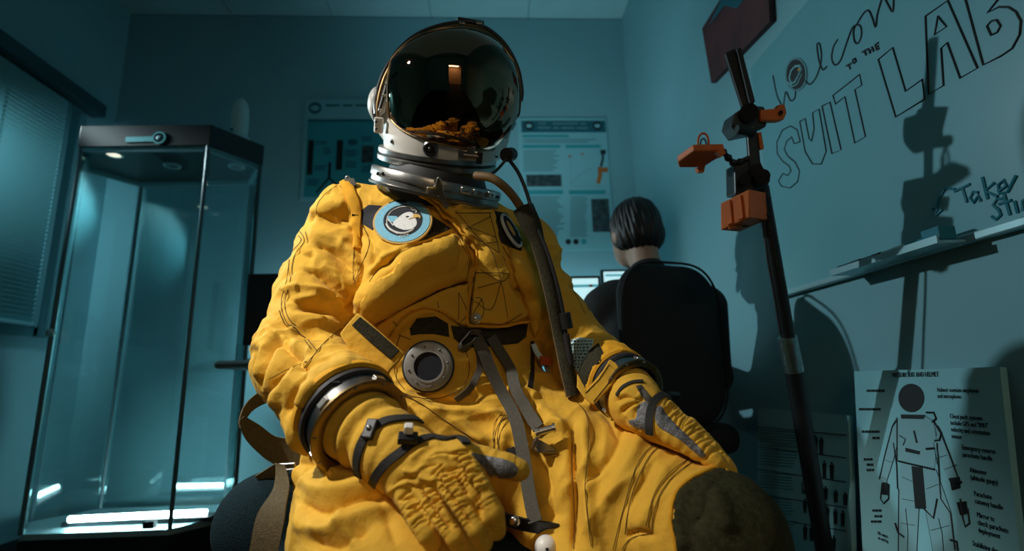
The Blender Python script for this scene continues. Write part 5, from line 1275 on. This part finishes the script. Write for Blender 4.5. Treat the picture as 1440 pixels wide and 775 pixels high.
for L in ([(606, 283), (622, 300), (640, 322), (658, 344), (669, 358), (669, 388), (664, 420), (661, 456)], [(664, 458), (694, 458), (717, 451), (733, 441)],
          [(640, 296), (652, 310), (668, 330), (690, 352), (700, 380), (704, 395)], [(640, 300), (690, 300)], [(688, 300), (697, 334), (702, 356)],
          [(655, 318), (697, 334)], [(664, 332), (702, 356)], [(690, 305), (655, 322)], [(700, 340), (668, 345)], [(668, 374), (704, 396), (717, 385)], [(668, 384), (718, 384)], [(672, 405), (704, 396)],
          [(704, 396), (690, 436), (664, 420)], [(664, 420), (678, 420), (679, 446), (664, 446), (678, 420)], [(704, 396), (708, 412), (714, 448)], [(706, 360), (716, 378)]): seamf(L)
for L in ([(645, 412), (645, 440), (645, 456), (657, 458)], [(645, 412), (657, 440), (645, 456)], [(553, 452), (560, 460)], [(615, 425), (618, 438)]): seam(L, bv=BW)
sp, sn = disc_frame(669, 448, BF, 4)
snp = obj('snap_button', MB().lathe(sp+sn*.0, sn, [(.0105, 0), (.0105, .003), (.0085, .005)], 24).sphere(sp+sn*.006, .0075, 16, 10), M['steel'], flap)
# round mission patch
def plane_piece(mb, poly, o, n, t, lift=0): return mb.prism([onP(x, y, o, n)+n*lift for x, y in poly], n, t)
def ell_px(cx, cy, a, b_, rot, n=48, k=1.0):
    c_, s_ = math.cos(rot), math.sin(rot); return [(cx+k*(a*math.cos(t)*c_-b_*math.sin(t)*s_), cy+k*(a*math.cos(t)*s_+b_*math.sin(t)*c_)) for t in np.linspace(0, 2*math.pi, n, endpoint=False)]
po, pn = disc_frame(567, 313, BV, 24); po = po+pn*.004
patch('loop_tape', [(545, 286), (560, 281), (575, 283), (578, 300), (550, 300)], M['velcro'], suit, t=.004)
patch('loop_tape', [(596, 300), (606, 303), (620, 312), (634, 322), (618, 329), (600, 337), (585, 340), (590, 310)], M['velcro'], suit, t=.004)
patch('mesh_panel', [(507, 297), (519, 288), (535, 289), (548, 292), (540, 306), (530, 316), (524, 324), (510, 315)], M['patchblack'], suit, t=.002)
rot = -.14
pat = obj('mission_patch', plane_piece(MB(), ell_px(567, 313, 42, 31.5, rot), po, pn, .004), M['patchgold'], suit, bevel=.001)
obj('blue_border', plane_piece(MB(), ell_px(567, 313, 39, 29, rot), po, pn, .001, .004), M['blue'], pat)
obj('black_field', plane_piece(MB(), ell_px(568, 312, 27.5, 21.5, rot), po, pn, .001, .0048), M['patchblack'], pat)
Q5 = lambda *p: zc(500, 250, 3.1, p)
Q7 = lambda *p: zc(525, 280, 11.07, p)
def smoothpx(pts): return [tuple(q) for q in spline([np.array(p, float) for p in pts], len(pts)*4, True)]
wh = obj('eagle_head', plane_piece(MB(), smoothpx(Q7((325, 400), (400, 322), (480, 260), (560, 230), (620, 240), (655, 275), (668, 320), (692, 370), (690, 430), (640, 478), (540, 508), (440, 492), (365, 455))), po, pn, .001, .0056), M['patchwhite'], pat)
obj('eagle_beak', plane_piece(MB(), Q7((640, 262), (700, 264), (740, 280), (757, 312), (742, 338), (726, 312), (680, 322), (560, 345), (640, 312)), po, pn, .001, .0064), M['patchgold'], pat)
obj('eagle_eye', plane_piece(MB(), Q7((522, 300), (550, 292), (582, 298), (560, 312), (535, 318)), po, pn, .001, .0062), M['patchblack'], pat)
obj('blue_wing', plane_piece(MB(), Q7((250, 290), (390, 295), (400, 325), (330, 388), (275, 375), (242, 335)), po, pn, .001, .0056), M['blue'], pat)
orb = MB()
for pts, r_ in ((((232, 400), (232, 350), (245, 295), (300, 220), (390, 168), (490, 145), (590, 150), (665, 185), (690, 225), (670, 245)), .0011), (((225, 410), (260, 475), (330, 525), (420, 555), (520, 555), (610, 520), (650, 490)), .0021), (((250, 460), (310, 520), (400, 565)), .0011), (((590, 165), (640, 200), (690, 200)), .0008), (((245, 340), (290, 390), (330, 440)), .0012)):
    L = spline([onP(*q, po, pn)+pn*.0062 for q in Q7(*pts)], 30); orb.tube(L, r_, 6)
obj('orbit_stitching', orb, M['patchwhite'], pat)
ue = onP(583, 332, po, pn)-onP(560, 335, po, pn); ue /= np.linalg.norm(ue); ve = np.cross(pn, ue)
P, Fs = text_mesh('SUIT', onP(569.5, 335.5, po, pn)+pn*.0058, ue, ve, .0055, pn, .0006, 'CENTER', 1.3); obj('patch_lettering', MB().add(P, Fs), M['patchwhite'], pat, smooth=False)
# second emblem seen edge-on
patch('loop_tape', [(693, 297), (712, 300), (724, 318), (735, 342), (733, 353), (718, 348), (706, 342), (700, 334)], M['velcro'], suit, t=.003)
p2, n2 = disc_frame(719, 325, BV, 8); n2 = n2*.75+np.array([.55, -.15, .1]); n2 /= np.linalg.norm(n2)
pz = obj('name_patch', plane_piece(MB(), ell_px(718, 325, 27, 7.5, 1.06), p2+n2*.004, n2, .004), M['patchwhite'], suit)
obj('patch_field', plane_piece(MB(), ell_px(718, 325, 23, 5.2, 1.06), p2+n2*.004, n2, .001, .004), M['patchblack'], pz)
obj('patch_stripe', plane_piece(MB(), ell_px(716, 323, 12, 2.0, 1.06), p2+n2*.004, n2, .001, .005), M['patchgold'], pz)
# shoulder strap, epaulette tab
sb = patch('shoulder_strap', [(473, 250), (488, 246), (497, 262), (505, 282), (509, 300), (508, 330), (506, 352), (496, 350), (497, 322), (495, 300), (488, 282), (480, 264)], M['suit_d'], suit, t=.007, lift=.002)
patch('epaulette_tab', [(476, 249), (490, 246), (504, 257), (507, 264), (494, 265), (484, 262)], M['web'], suit, t=.012)
p, n = disc_frame(490, 253, BV, 4); obj('snap_button', MB().sphere(p+n*.011, .0055, 12, 8), M['gun'], suit)
p, n = hitn(501, 304); obj('strap_tack', MB().box(p+n*.006, (.006, .004, .002), HB), M['thread'], suit, smooth=False)
# sleeve flap with tape
dfl = np.linalg.norm(hitn(500, 492)[0]-_C)/np.linalg.norm(ray(500, 492))-.012
fo, fq, fr = D_(486, 462, dfl), D_(548, 519, dfl-.020), D_(503, 441, dfl+.004)
fnm = np.cross(fq-fo, fr-fo); fnm /= np.linalg.norm(fnm); fnm = fnm if fnm@_F < 0 else -fnm
fpoly = [(478, 470), (488, 457), (503, 440), (520, 454), (545, 476), (569, 497), (562, 508), (549, 521), (543, 535), (520, 520), (496, 498)]
af = obj('sleeve_flap', MB().prism([onP(x, y, fo, fnm)-fnm*.004 for x, y in fpoly], fnm, .007), M['suit'], suit, bevel=.0025)
obj('loop_tape', MB().prism([onP(x, y, fo, fnm)+fnm*.003 for x, y in ((496, 458), (508, 446), (535, 468), (563, 493), (551, 506), (522, 482))], fnm, .003), M['velcro'], af, bevel=.001)
# belly vent disc
do, dn = disc_frame(603, 515, BV, 26); DR = 31.5/FPX*np.linalg.norm(do-_C)*1.0
dn = dn*.5+(-ray(603, 515)/np.linalg.norm(ray(603, 515)))*.5; dn /= np.linalg.norm(dn); do = do+dn*.009
vd_ = obj('vent_disc', MB().lathe(do-dn*.004, dn, [(DR*1.05, 0), (DR*1.04, .007), (DR*.98, .009), (DR*.66, .009), (DR*.62, .007), (DR*.60, .002)], 64, caps=False), M['disc'], suit)
obj('vent_gasket', MB().lathe(do-dn*.005, dn, [(DR*1.12, 0), (DR*1.12, .006), (DR*1.04, .007)], 64, caps=False), M['rubber'], vd_)
obj('vent_mesh', MB().lathe(do-dn*.002, dn, [(DR*.63, 0), (DR*.6, .006), (0.0001, .006)], 48, caps=False), M['patchblack'], vd_)
obj('vent_lip', MB().lathe(do+dn*.0035, dn, [(DR*.70, 0), (DR*.69, .003), (DR*.61, .003), (DR*.60, -.001)], 64, caps=False), M['disc'], vd_)
FD = frame_of(dn)
for k in range(8):
    a = k*math.pi/4+.3; obj('vent_screw', MB().sphere(do+dn*.005+FD@A3(DR*.84*math.cos(a), DR*.84*math.sin(a), 0), .0023, 8, 6), M['gun'], vd_)
# ------------------------------------------------------------------ STRAPS AND BUCKLES
main = strap('centre_strap', [(668, 474), (676, 492), (690, 530), (708, 562), (726, 598), (740, 640), (750, 690), (757, 732)], .023, M['web'], suit, off=.010, thick=.002, sm=10, lift=[0, .006, .004, .004, .01, .012, .012, .01])
strap('side_strap', [(688, 474), (700, 496), (716, 524), (732, 556), (748, 586), (760, 605)], .022, M['web'], suit, off=.007, thick=.002, sm=8, lift=[0, .004, .006, .008, .008, .004])
strap('loose_strap', [(668, 480), (673, 500), (674, 522), (664, 540), (652, 552), (641, 560)], .013, M['web'], suit, off=.006, thick=.0018, sm=5)
X, Nn = path3([(672, 470), (660, 470), (650, 478), (646, 486), (652, 490), (660, 484), (668, 474)], None, .008, 30, 2)
obj('strap_loop', MB().ribbon(X+Nn*.006, np.array([hz*.8+hxr*.4]*len(X)), .012, .0018), M['web'], suit)
p, n = hitn(766, 622); fb_ = np.stack([hx, np.cross(n, hx), n], 1)
p = p+n*.012
bku = obj('lap_buckle', MB().box(p+hx*.004-hz0*.012, (.017, .018, .0025), HB@Rz(0)).box(p+hx*.014-hz0*.03, (.008, .012, .0025), HB), M['gun'], suit, smooth=False, bevel=.0015)
a_, c_ = D_(751, 609, 0)*0, None
d0 = np.linalg.norm(p-_C)/np.linalg.norm(ray(766, 622))-.008
obj('buckle_pin', MB().cyl(D_(753, 609, d0), D_(781, 601, d0), .0062, n=18).cyl(D_(753, 609, d0), D_(757, 608, d0), .009, n=18).cyl(D_(777, 602, d0), D_(781, 601, d0), .008, n=18), M['steel'], bku)
obj('buckle_hook', MB().tube(spline([D_(758, 612, d0), D_(752, 622, d0), D_(750, 630, d0), D_(756, 634, d0)], 14), .003, 8), M['steel'], bku)
patch('strap_patch', [(711, 632), (722, 628), (736, 636), (740, 652), (722, 648)], M['blackweb'], suit, t=.004)
dh = np.linalg.norm(hitn(735, 738)[0]-_C)/np.linalg.norm(ray(735, 738))-.034
hs_ = [D_(x, y, dh) for x, y in ((700, 726), (722, 734), (748, 740), (770, 743), (784, 746))]
hst = obj('leather_strap', MB().ribbon(spline(hs_, 20), hz0, .024, .0035), M['black'], suit)
obj('strap_rivet', MB().sphere(D_(724, 733, dh-.004), (.009, .006, .009), 16, 10), M['steel'], hst)
pbz = D_(768, 770, dh-.012)
vb = obj('perforated_knob', MB().sphere(pbz, .0185, 24, 16), M['white'], suit)
for ax_, ay_ in ((-.1, .62), (-.58, .28), (.42, .30), (-.15, -.02), (.75, -.1), (-.62, -.35), (.25, -.45)):
    v = np.array([hx*ax_+hz0*ay_-HV*math.sqrt(max(0, 1-ax_*ax_-ay_*ay_))]).ravel(); obj('knob_hole', MB().lathe(pbz+v*.0172, v, [(.0028, 0), (.0028, .0018)], 12), M['black'], vb)
# ------------------------------------------------------------------ HOSE AND CABLE on the image-right side
def tube_px(name, px, r, m, parent, off, n=50, bv=None, sm=6, dmin=None):
    X, Nn = path3(px, bv, off, n, sm); return obj(name, MB().tube(X, r, 12), m, parent)
hp_ = [(736, 293, 1.03), (752, 330, 1.02), (766, 375, 1.01), (778, 425, 1.0), (788, 475, 1.0), (797, 520, .985), (806, 556, .975)]
L = spline([D_(*q) for q in hp_], 50); rad = np.interp(np.linspace(0, 1, len(L)), [0, .12, .2, 1], [.022, .021, .0155, .0145])
sh = obj('hose_sheath', MB().tube(L, rad, 14), M['velcro'], suit)
obj('sheath_seam', MB().tube(L+np.array([-.0135, -.006, 0]), .0012, 6), M['hose'], sh)
hz_ = spline([D_(*q) for q in ((668, 247, 1.0), (690, 250, .985), (706, 260, .985), (720, 274, 1.0), (732, 291, 1.02))], 26)
obj('brown_hose', MB().tube(hz_, np.interp(np.linspace(0, 1, len(hz_)), [0, .15, 1], [.008, .0085, .0085]), 12), M['hose'], suit)
cb = spline([D_(*q) for q in ((717, 226, 1.04), (730, 245, 1.03), (742, 275, 1.02), (753, 315, 1.01), (768, 350, 1.0), (782, 395, .99), (792, 440, .985), (796, 475, .985), (800, 510, .98))], 60)
cbo = obj('black_cable', MB().tube(cb, .0038, 10), M['black'], suit)
obj('cable_connector', MB().cyl(D_(794, 440, .98), D_(798, 462, .98), .011, n=18), M['black'], cbo)
obj('cable_tail', MB().cyl(D_(796, 470, .98), D_(803, 512, .98), .0065, n=12), M['rubber'], cbo)
obj('oxygen_tube', MB().tube(spline([D_(*q) for q in ((712, 224, 1.03), (700, 238, 1.02), (690, 246, 1.0))], 10), .003, 8), M['black'], suit)
# yellow cloth keeper over the hose
kp = spline([D_(*q) for q in ((770, 392, .985), (778, 425, .98), (786, 462, .98))], 20)
# side pull, red tab
dt = np.linalg.norm(hitn(752, 505)[0]-_C)/np.linalg.norm(ray(752, 505))-.01
pl = obj('side_pull', MB().ribbon(spline([D_(750, 484, dt), D_(755, 496, dt-.008), D_(764, 506, dt-.01)], 12), hx, .010, .004), M['whiteobj'], suit)
obj('red_tab', MB().box(D_(767, 507, dt-.014), (.012, .006, .008), HB), M['red'], pl, smooth=False, bevel=.002)
obj('grey_pouch', MB().prism([D_(x, y, dt) for x, y in ((764, 514), (776, 516), (783, 534), (782, 546), (772, 534))], HV, .012), M['steelgrey'], pl, smooth=False, bevel=.003)
strap('side_zip', [(747, 480), (748, 505), (747, 530), (745, 545)], .010, M['black'], suit, off=.002, thick=.004, n=20)
# ------------------------------------------------------------------ image-right sleeve
pch = patch('label_pouch', [(800, 479), (816, 475), (835, 478), (832, 490), (824, 504), (814, 524), (806, 516), (802, 500)], M['whiteobj'], suit, t=.003)
BL_ = bvh_of(pch); lb = []
for r in range(9):
    y0 = 480+r*4.6; x = 803+max(0, (r-5)*1.2)
    while x < 832-r*2.0:
        w_ = random.uniform(2, 4); p, n = hit(x+w_/2, y0, BL_)
        if p is not None: lb.append((p+n*.0004, w_))
        x += w_+1.5
mk = MB()
for p, w_ in lb: mk.box(p, (w_*.00062, .0004, .0016), HB)
mko = obj('label_print', mk, M['ink'], pch, smooth=False); mko['kind'] = 'stuff'
patch('loop_tape', [(842, 483), (850, 500), (846, 522), (834, 538), (824, 546), (814, 530), (817, 512), (828, 494)], M['velcro'], suit, t=.003)
def bvh_many(obs):
    vs = []; fs = []
    for o in obs:
        k = len(vs); vs += [tuple(v.co) for v in o.data.vertices]; fs += [tuple(i+k for i in p.vertices) for p in o.data.polygons]
    return BVHTree.FromPolygons(vs, fs)
cA, cB, cC_ = D_(824, 549, .905), D_(873, 524, .915), D_(834, 571, .892)
cn_ = np.cross(cB-cA, cC_-cA); cn_ /= np.linalg.norm(cn_); cn_ = cn_ if cn_@_F < 0 else -cn_
cfp = obj('cuff_flap', MB().prism([onP(x, y, cA, cn_) for x, y in ((812, 526), (824, 549), (838, 534), (848, 521), (857, 506), (866, 512), (874, 524), (856, 547), (834, 571), (822, 561), (811, 545))], cn_, .005), M['suit'], suit, bevel=.002)
obj('flap_stitch', MB().tube([onP(x, y, cA, cn_)+cn_*.0055 for x, y in ((823, 554), (842, 535), (856, 514), (868, 524), (853, 543), (834, 566))], .0007, 4), M['thread'], cfp)
patch('arm_panel', [(846, 478), (860, 478), (880, 487), (898, 502), (907, 520), (900, 514), (884, 500), (866, 494), (858, 500), (856, 508), (848, 492)], M['suit_d'], suit, t=.004)
# ------------------------------------------------------------------ knee patch: cloth over the whole knee
axk = KNEE_L-D_(862, 695, .92); axk /= np.linalg.norm(axk)
bmv = body.data; V = coords(bmv); N = normals(bmv)
pj = proj(V)
Q = np.zeros(len(bmv.polygons)*4, np.int32); bmv.loops.foreach_get('vertex_index', Q); Q = Q.reshape(-1, 4)
edge = [(985, 667), (966, 678), (953, 692), (946, 712), (945, 735), (950, 760), (955, 790)]
dK = np.linalg.norm(V-KNEE_L, axis=1)
ex = np.interp(pj[:, 1], [600, 655, 660, 668, 680, 692, 712, 735, 760, 790, 850], [1045, 1030, 1000, 983, 964, 953, 946, 945, 950, 955, 962])
sel = (dK < .17) & (pj[:, 0] > ex) & (V[:, 2] > KNEE_L[2]-.16) & ((V-KNEE_L)@axk > -.055)
fsel = Q[sel[Q].all(1)]; ids = np.unique(fsel); mp = np.full(len(V), -1); mp[ids] = np.arange(len(ids))
bsel = np.zeros(len(V), bool); cntv = np.bincount(fsel.ravel(), minlength=len(V)); full = np.bincount(Q.ravel(), minlength=len(V)); bsel = cntv < full
Vn = V[ids]+N[ids]*np.where(bsel[ids], -.0005, .0035)[:, None]
kmesh = arr_mesh('knee_patch', Vn, mp[fsel]); kmesh.polygons.foreach_set('use_smooth', [True]*len(kmesh.polygons)); _plain('knee_patch', kmesh, M['knee'], suit)
edk = [(1022, 657), (1003, 660), (985, 667), (966, 678), (953, 692), (946, 712), (945, 735), (950, 760), (956, 790)]
X_, N_f = path3(edk, None, .002, 60, 3); obj('knee_seam', MB().tube(X_, .0030, 8), M['suit_d'], suit)
# ------------------------------------------------------------------ seams
A = lambda *p: zc(380, 230, 2.675, p)
seam2(A((80, 220), (120, 265), (128, 300), (90, 350), (78, 440), (55, 530), (75, 590), (100, 610)), gap=5)
seam(A((108, 200), (140, 275), (140, 300))); seam(A((175, 190), (180, 150), (215, 110), (250, 85)));
seam(A((235, 55), (285, 120), (310, 230), (315, 330), (312, 440))); seam(A((280, 70), (320, 180), (318, 280)))
seam(B((440, 300), (470, 370), (520, 390), (600, 500))); seam(B((500, 400), (580, 450), (640, 520)))
seam(Q5((88, 632), (180, 578), (280, 532), (390, 488), (498, 462)), off=.006); seam(Q5((100, 655), (190, 600), (290, 548), (395, 500), (497, 478)), off=.006)
seam(Q5((430, 250), (470, 300), (495, 360), (490, 420))); seam(Q5((445, 245), (490, 320), (505, 380)))
seam(Q5((62, 455), (105, 400), (180, 345), (215, 318), (300, 285), (410, 245)))
seam([(555, 545), (575, 556), (605, 562), (640, 552), (656, 535), (660, 510), (650, 485)]); seam([(563, 470), (555, 500), (557, 530), (568, 548)]); seam([(560, 470), (578, 478)])
seam(Q5((690, 480), (735, 510), (765, 575))); seam(Q5((640, 300), (690, 380), (740, 420), (790, 470)))
seam(G((560, 220), (640, 262), (740, 330), (880, 420))); seam(G((895, 430), (905, 360), (930, 310))); seam(G((910, 440), (920, 370), (945, 320)))
seam(K_((170, 420), (175, 360), (200, 325))); seam(K_((185, 430), (190, 370), (215, 335))); seam(K_((425, 380), (425, 500), (432, 640), (430, 770))); seam(K_((440, 290), (475, 340), (478, 440), (470, 580), (490, 760)))
seam(K_((745, 415), (690, 455), (650, 520), (620, 600), (600, 720))); seam(K_((715, 415), (660, 460), (625, 530), (600, 620), (560, 770)))
seam(K_((830, 480), (760, 530), (715, 590), (690, 660), (690, 715))); seam(K_((820, 470), (745, 520), (695, 590), (668, 690))); seam(K_((880, 525), (820, 545), (780, 580), (760, 640))); seam(K_((690, 720), (620, 735), (590, 770)))
seam(K_((420, 120), (450, 165), (480, 200))); seam(G((590, 520), (560, 600), (600, 690)))
seam(A((290, 600), (200, 680), (130, 770))); seam(G((120, 180), (180, 150), (250, 120)))
seam([(500, 300), (520, 340), (505, 380), (498, 400)]); seam([(800, 400), (812, 420), (822, 442)]); seam([(806, 396), (820, 418), (828, 438)])
st = MB()
for X, r in SEAMS: st.tube(X, r, 4)
so = obj('seam_stitching', st, M['thread'], suit); so['kind'] = 'stuff'
# boots under the frame
for K in (KNEE_R, KNEE_L):
    f = SDF((K[0]-.16, K[1]-.22, -.02), (K[0]+.16, K[1]+.2, .22), .007); o = np.array([K[0], K[1]+.05, 0])
    f.cap(o+A3(0, 0, .16), .062, o+A3(0, 0, .07), .060, .02); f.cap(o+A3(0, .02, .058), .052, o+A3(0, -.15, .050), .045, .03, planes=[(A3(0, 0, .004), A3(0, 0, -1))])
    sculpt('boot', f, M['black'], suit, 2)

# ================================================================== CHAIR UNDER THE SUIT, with its khaki harness strap
cs = np.array([-.12, 1.10, .30])
ch2 = thing('swivel_chair', 'dark teal fabric swivel chair that the yellow space suit sits on', 'chair', (cs[0], cs[1], 0))
s = SDF(cs-A3(.5, .5, .2), cs+A3(.5, .5, .26), .01)
s.rbox(cs+A3(.03, .03, -.01), (.28, .28, .07), .065, .02); s.cap(D_(378, 737, .93), .093, D_(390, 746, 1.05), .093, .05)
sculpt('seat', s, M['seatfab'], ch2, 3, 1)
s = SDF((-.5, 1.3, .3), (.3, 1.65, 1.0), .012); s.rbox((cs[0], 1.47, .66), (.20, .04, .25), .038, .01); sculpt('backrest', s, M['seatfab'], ch2, 2)
obj('back_post', MB().tube([A3(cs[0], 1.49, .5), A3(cs[0], 1.50, .3), A3(cs[0], 1.3, .215), A3(cs[0], 1.1, .215)], .022, 10), M['black'], ch2)
obj('gas_column', MB().cyl((cs[0], cs[1], .06), (cs[0], cs[1], .24), .03, n=20), M['black'], ch2)
for k in range(5):
    a = k*2*math.pi/5+.63; e = np.array([math.cos(a)*.28, math.sin(a)*.28, 0]); o = A3(cs[0], cs[1], 0)
    lg = obj('leg', MB().tube([o+A3(0, 0, .09), o+A3(0, 0, .075)+e], [.024, .016], 10), M['black'], ch2)
    obj('caster', MB().cyl(o+A3(-.012, 0, .028)+e, o+A3(.012, 0, .028)+e, .028, n=18), M['rubber'], lg)
obj('seat_shell', MB().box(cs+A3(0, -.02, -.075), (.26, .26, .012)), M['black'], ch2, smooth=False, bevel=.01)
# harness strap: loop behind the elbow, down over the seat
hn = thing('harness_strap', 'wide khaki webbing strap looped behind the elbow and hanging over the seat', 'strap', D_(385, 660, .95))
wv = lambda pts, w_, n=30: (spline([D_(*p) for p in pts], n), w_)
L1 = spline([D_(*p) for p in ((392, 640, 1.02), (420, 630, 1.0), (440, 622, 1.0))], 10)
def band(name, ea, eb, dz, n=30, t=.003):
    A_ = spline([D_(x, y, d) for (x, y), d in zip(ea, dz)], n); B_ = spline([D_(x, y, d+.008) for (x, y), d in zip(eb, dz)], n)
    return obj(name, MB().ribbon((A_+B_)/2, (B_-A_), np.linalg.norm(B_-A_, axis=1), t), M['khaki'], hn)
band('loop_webbing', [(392, 541), (368, 549), (347, 566), (337, 588), (338, 600)], [(398, 562), (376, 566), (356, 577), (343, 594), (342, 604)], [1.02, .985, .955, .935, .93])
band('loop_webbing', [(338, 592), (347, 617), (366, 638), (387, 653), (425, 664)], [(342, 584), (361, 595), (382, 611), (403, 617), (432, 624)], [.932, .94, .955, .965, .975])
band('hanging_webbing', [(388, 652), (384, 690), (362, 735), (350, 778), (343, 830)], [(400, 655), (407, 681), (401, 713), (391, 778), (384, 830)], [.90, .852, .82, .80, .79])
band('short_tail', [(389, 651), (374, 660), (358, 670)], [(398, 668), (384, 674), (366, 677)], [.912, .908, .905], 10)
sl = obj('slide_buckle', MB().tube([D_(x, y, .915) for x, y in ((391, 654), (414, 652), (416, 668), (394, 671))], .0035, 8, True), M['gun'], hn)
obj('slide_bar', MB().cyl(D_(392, 662, .913), D_(416, 660, .913), .003, n=8), M['gun'], sl)
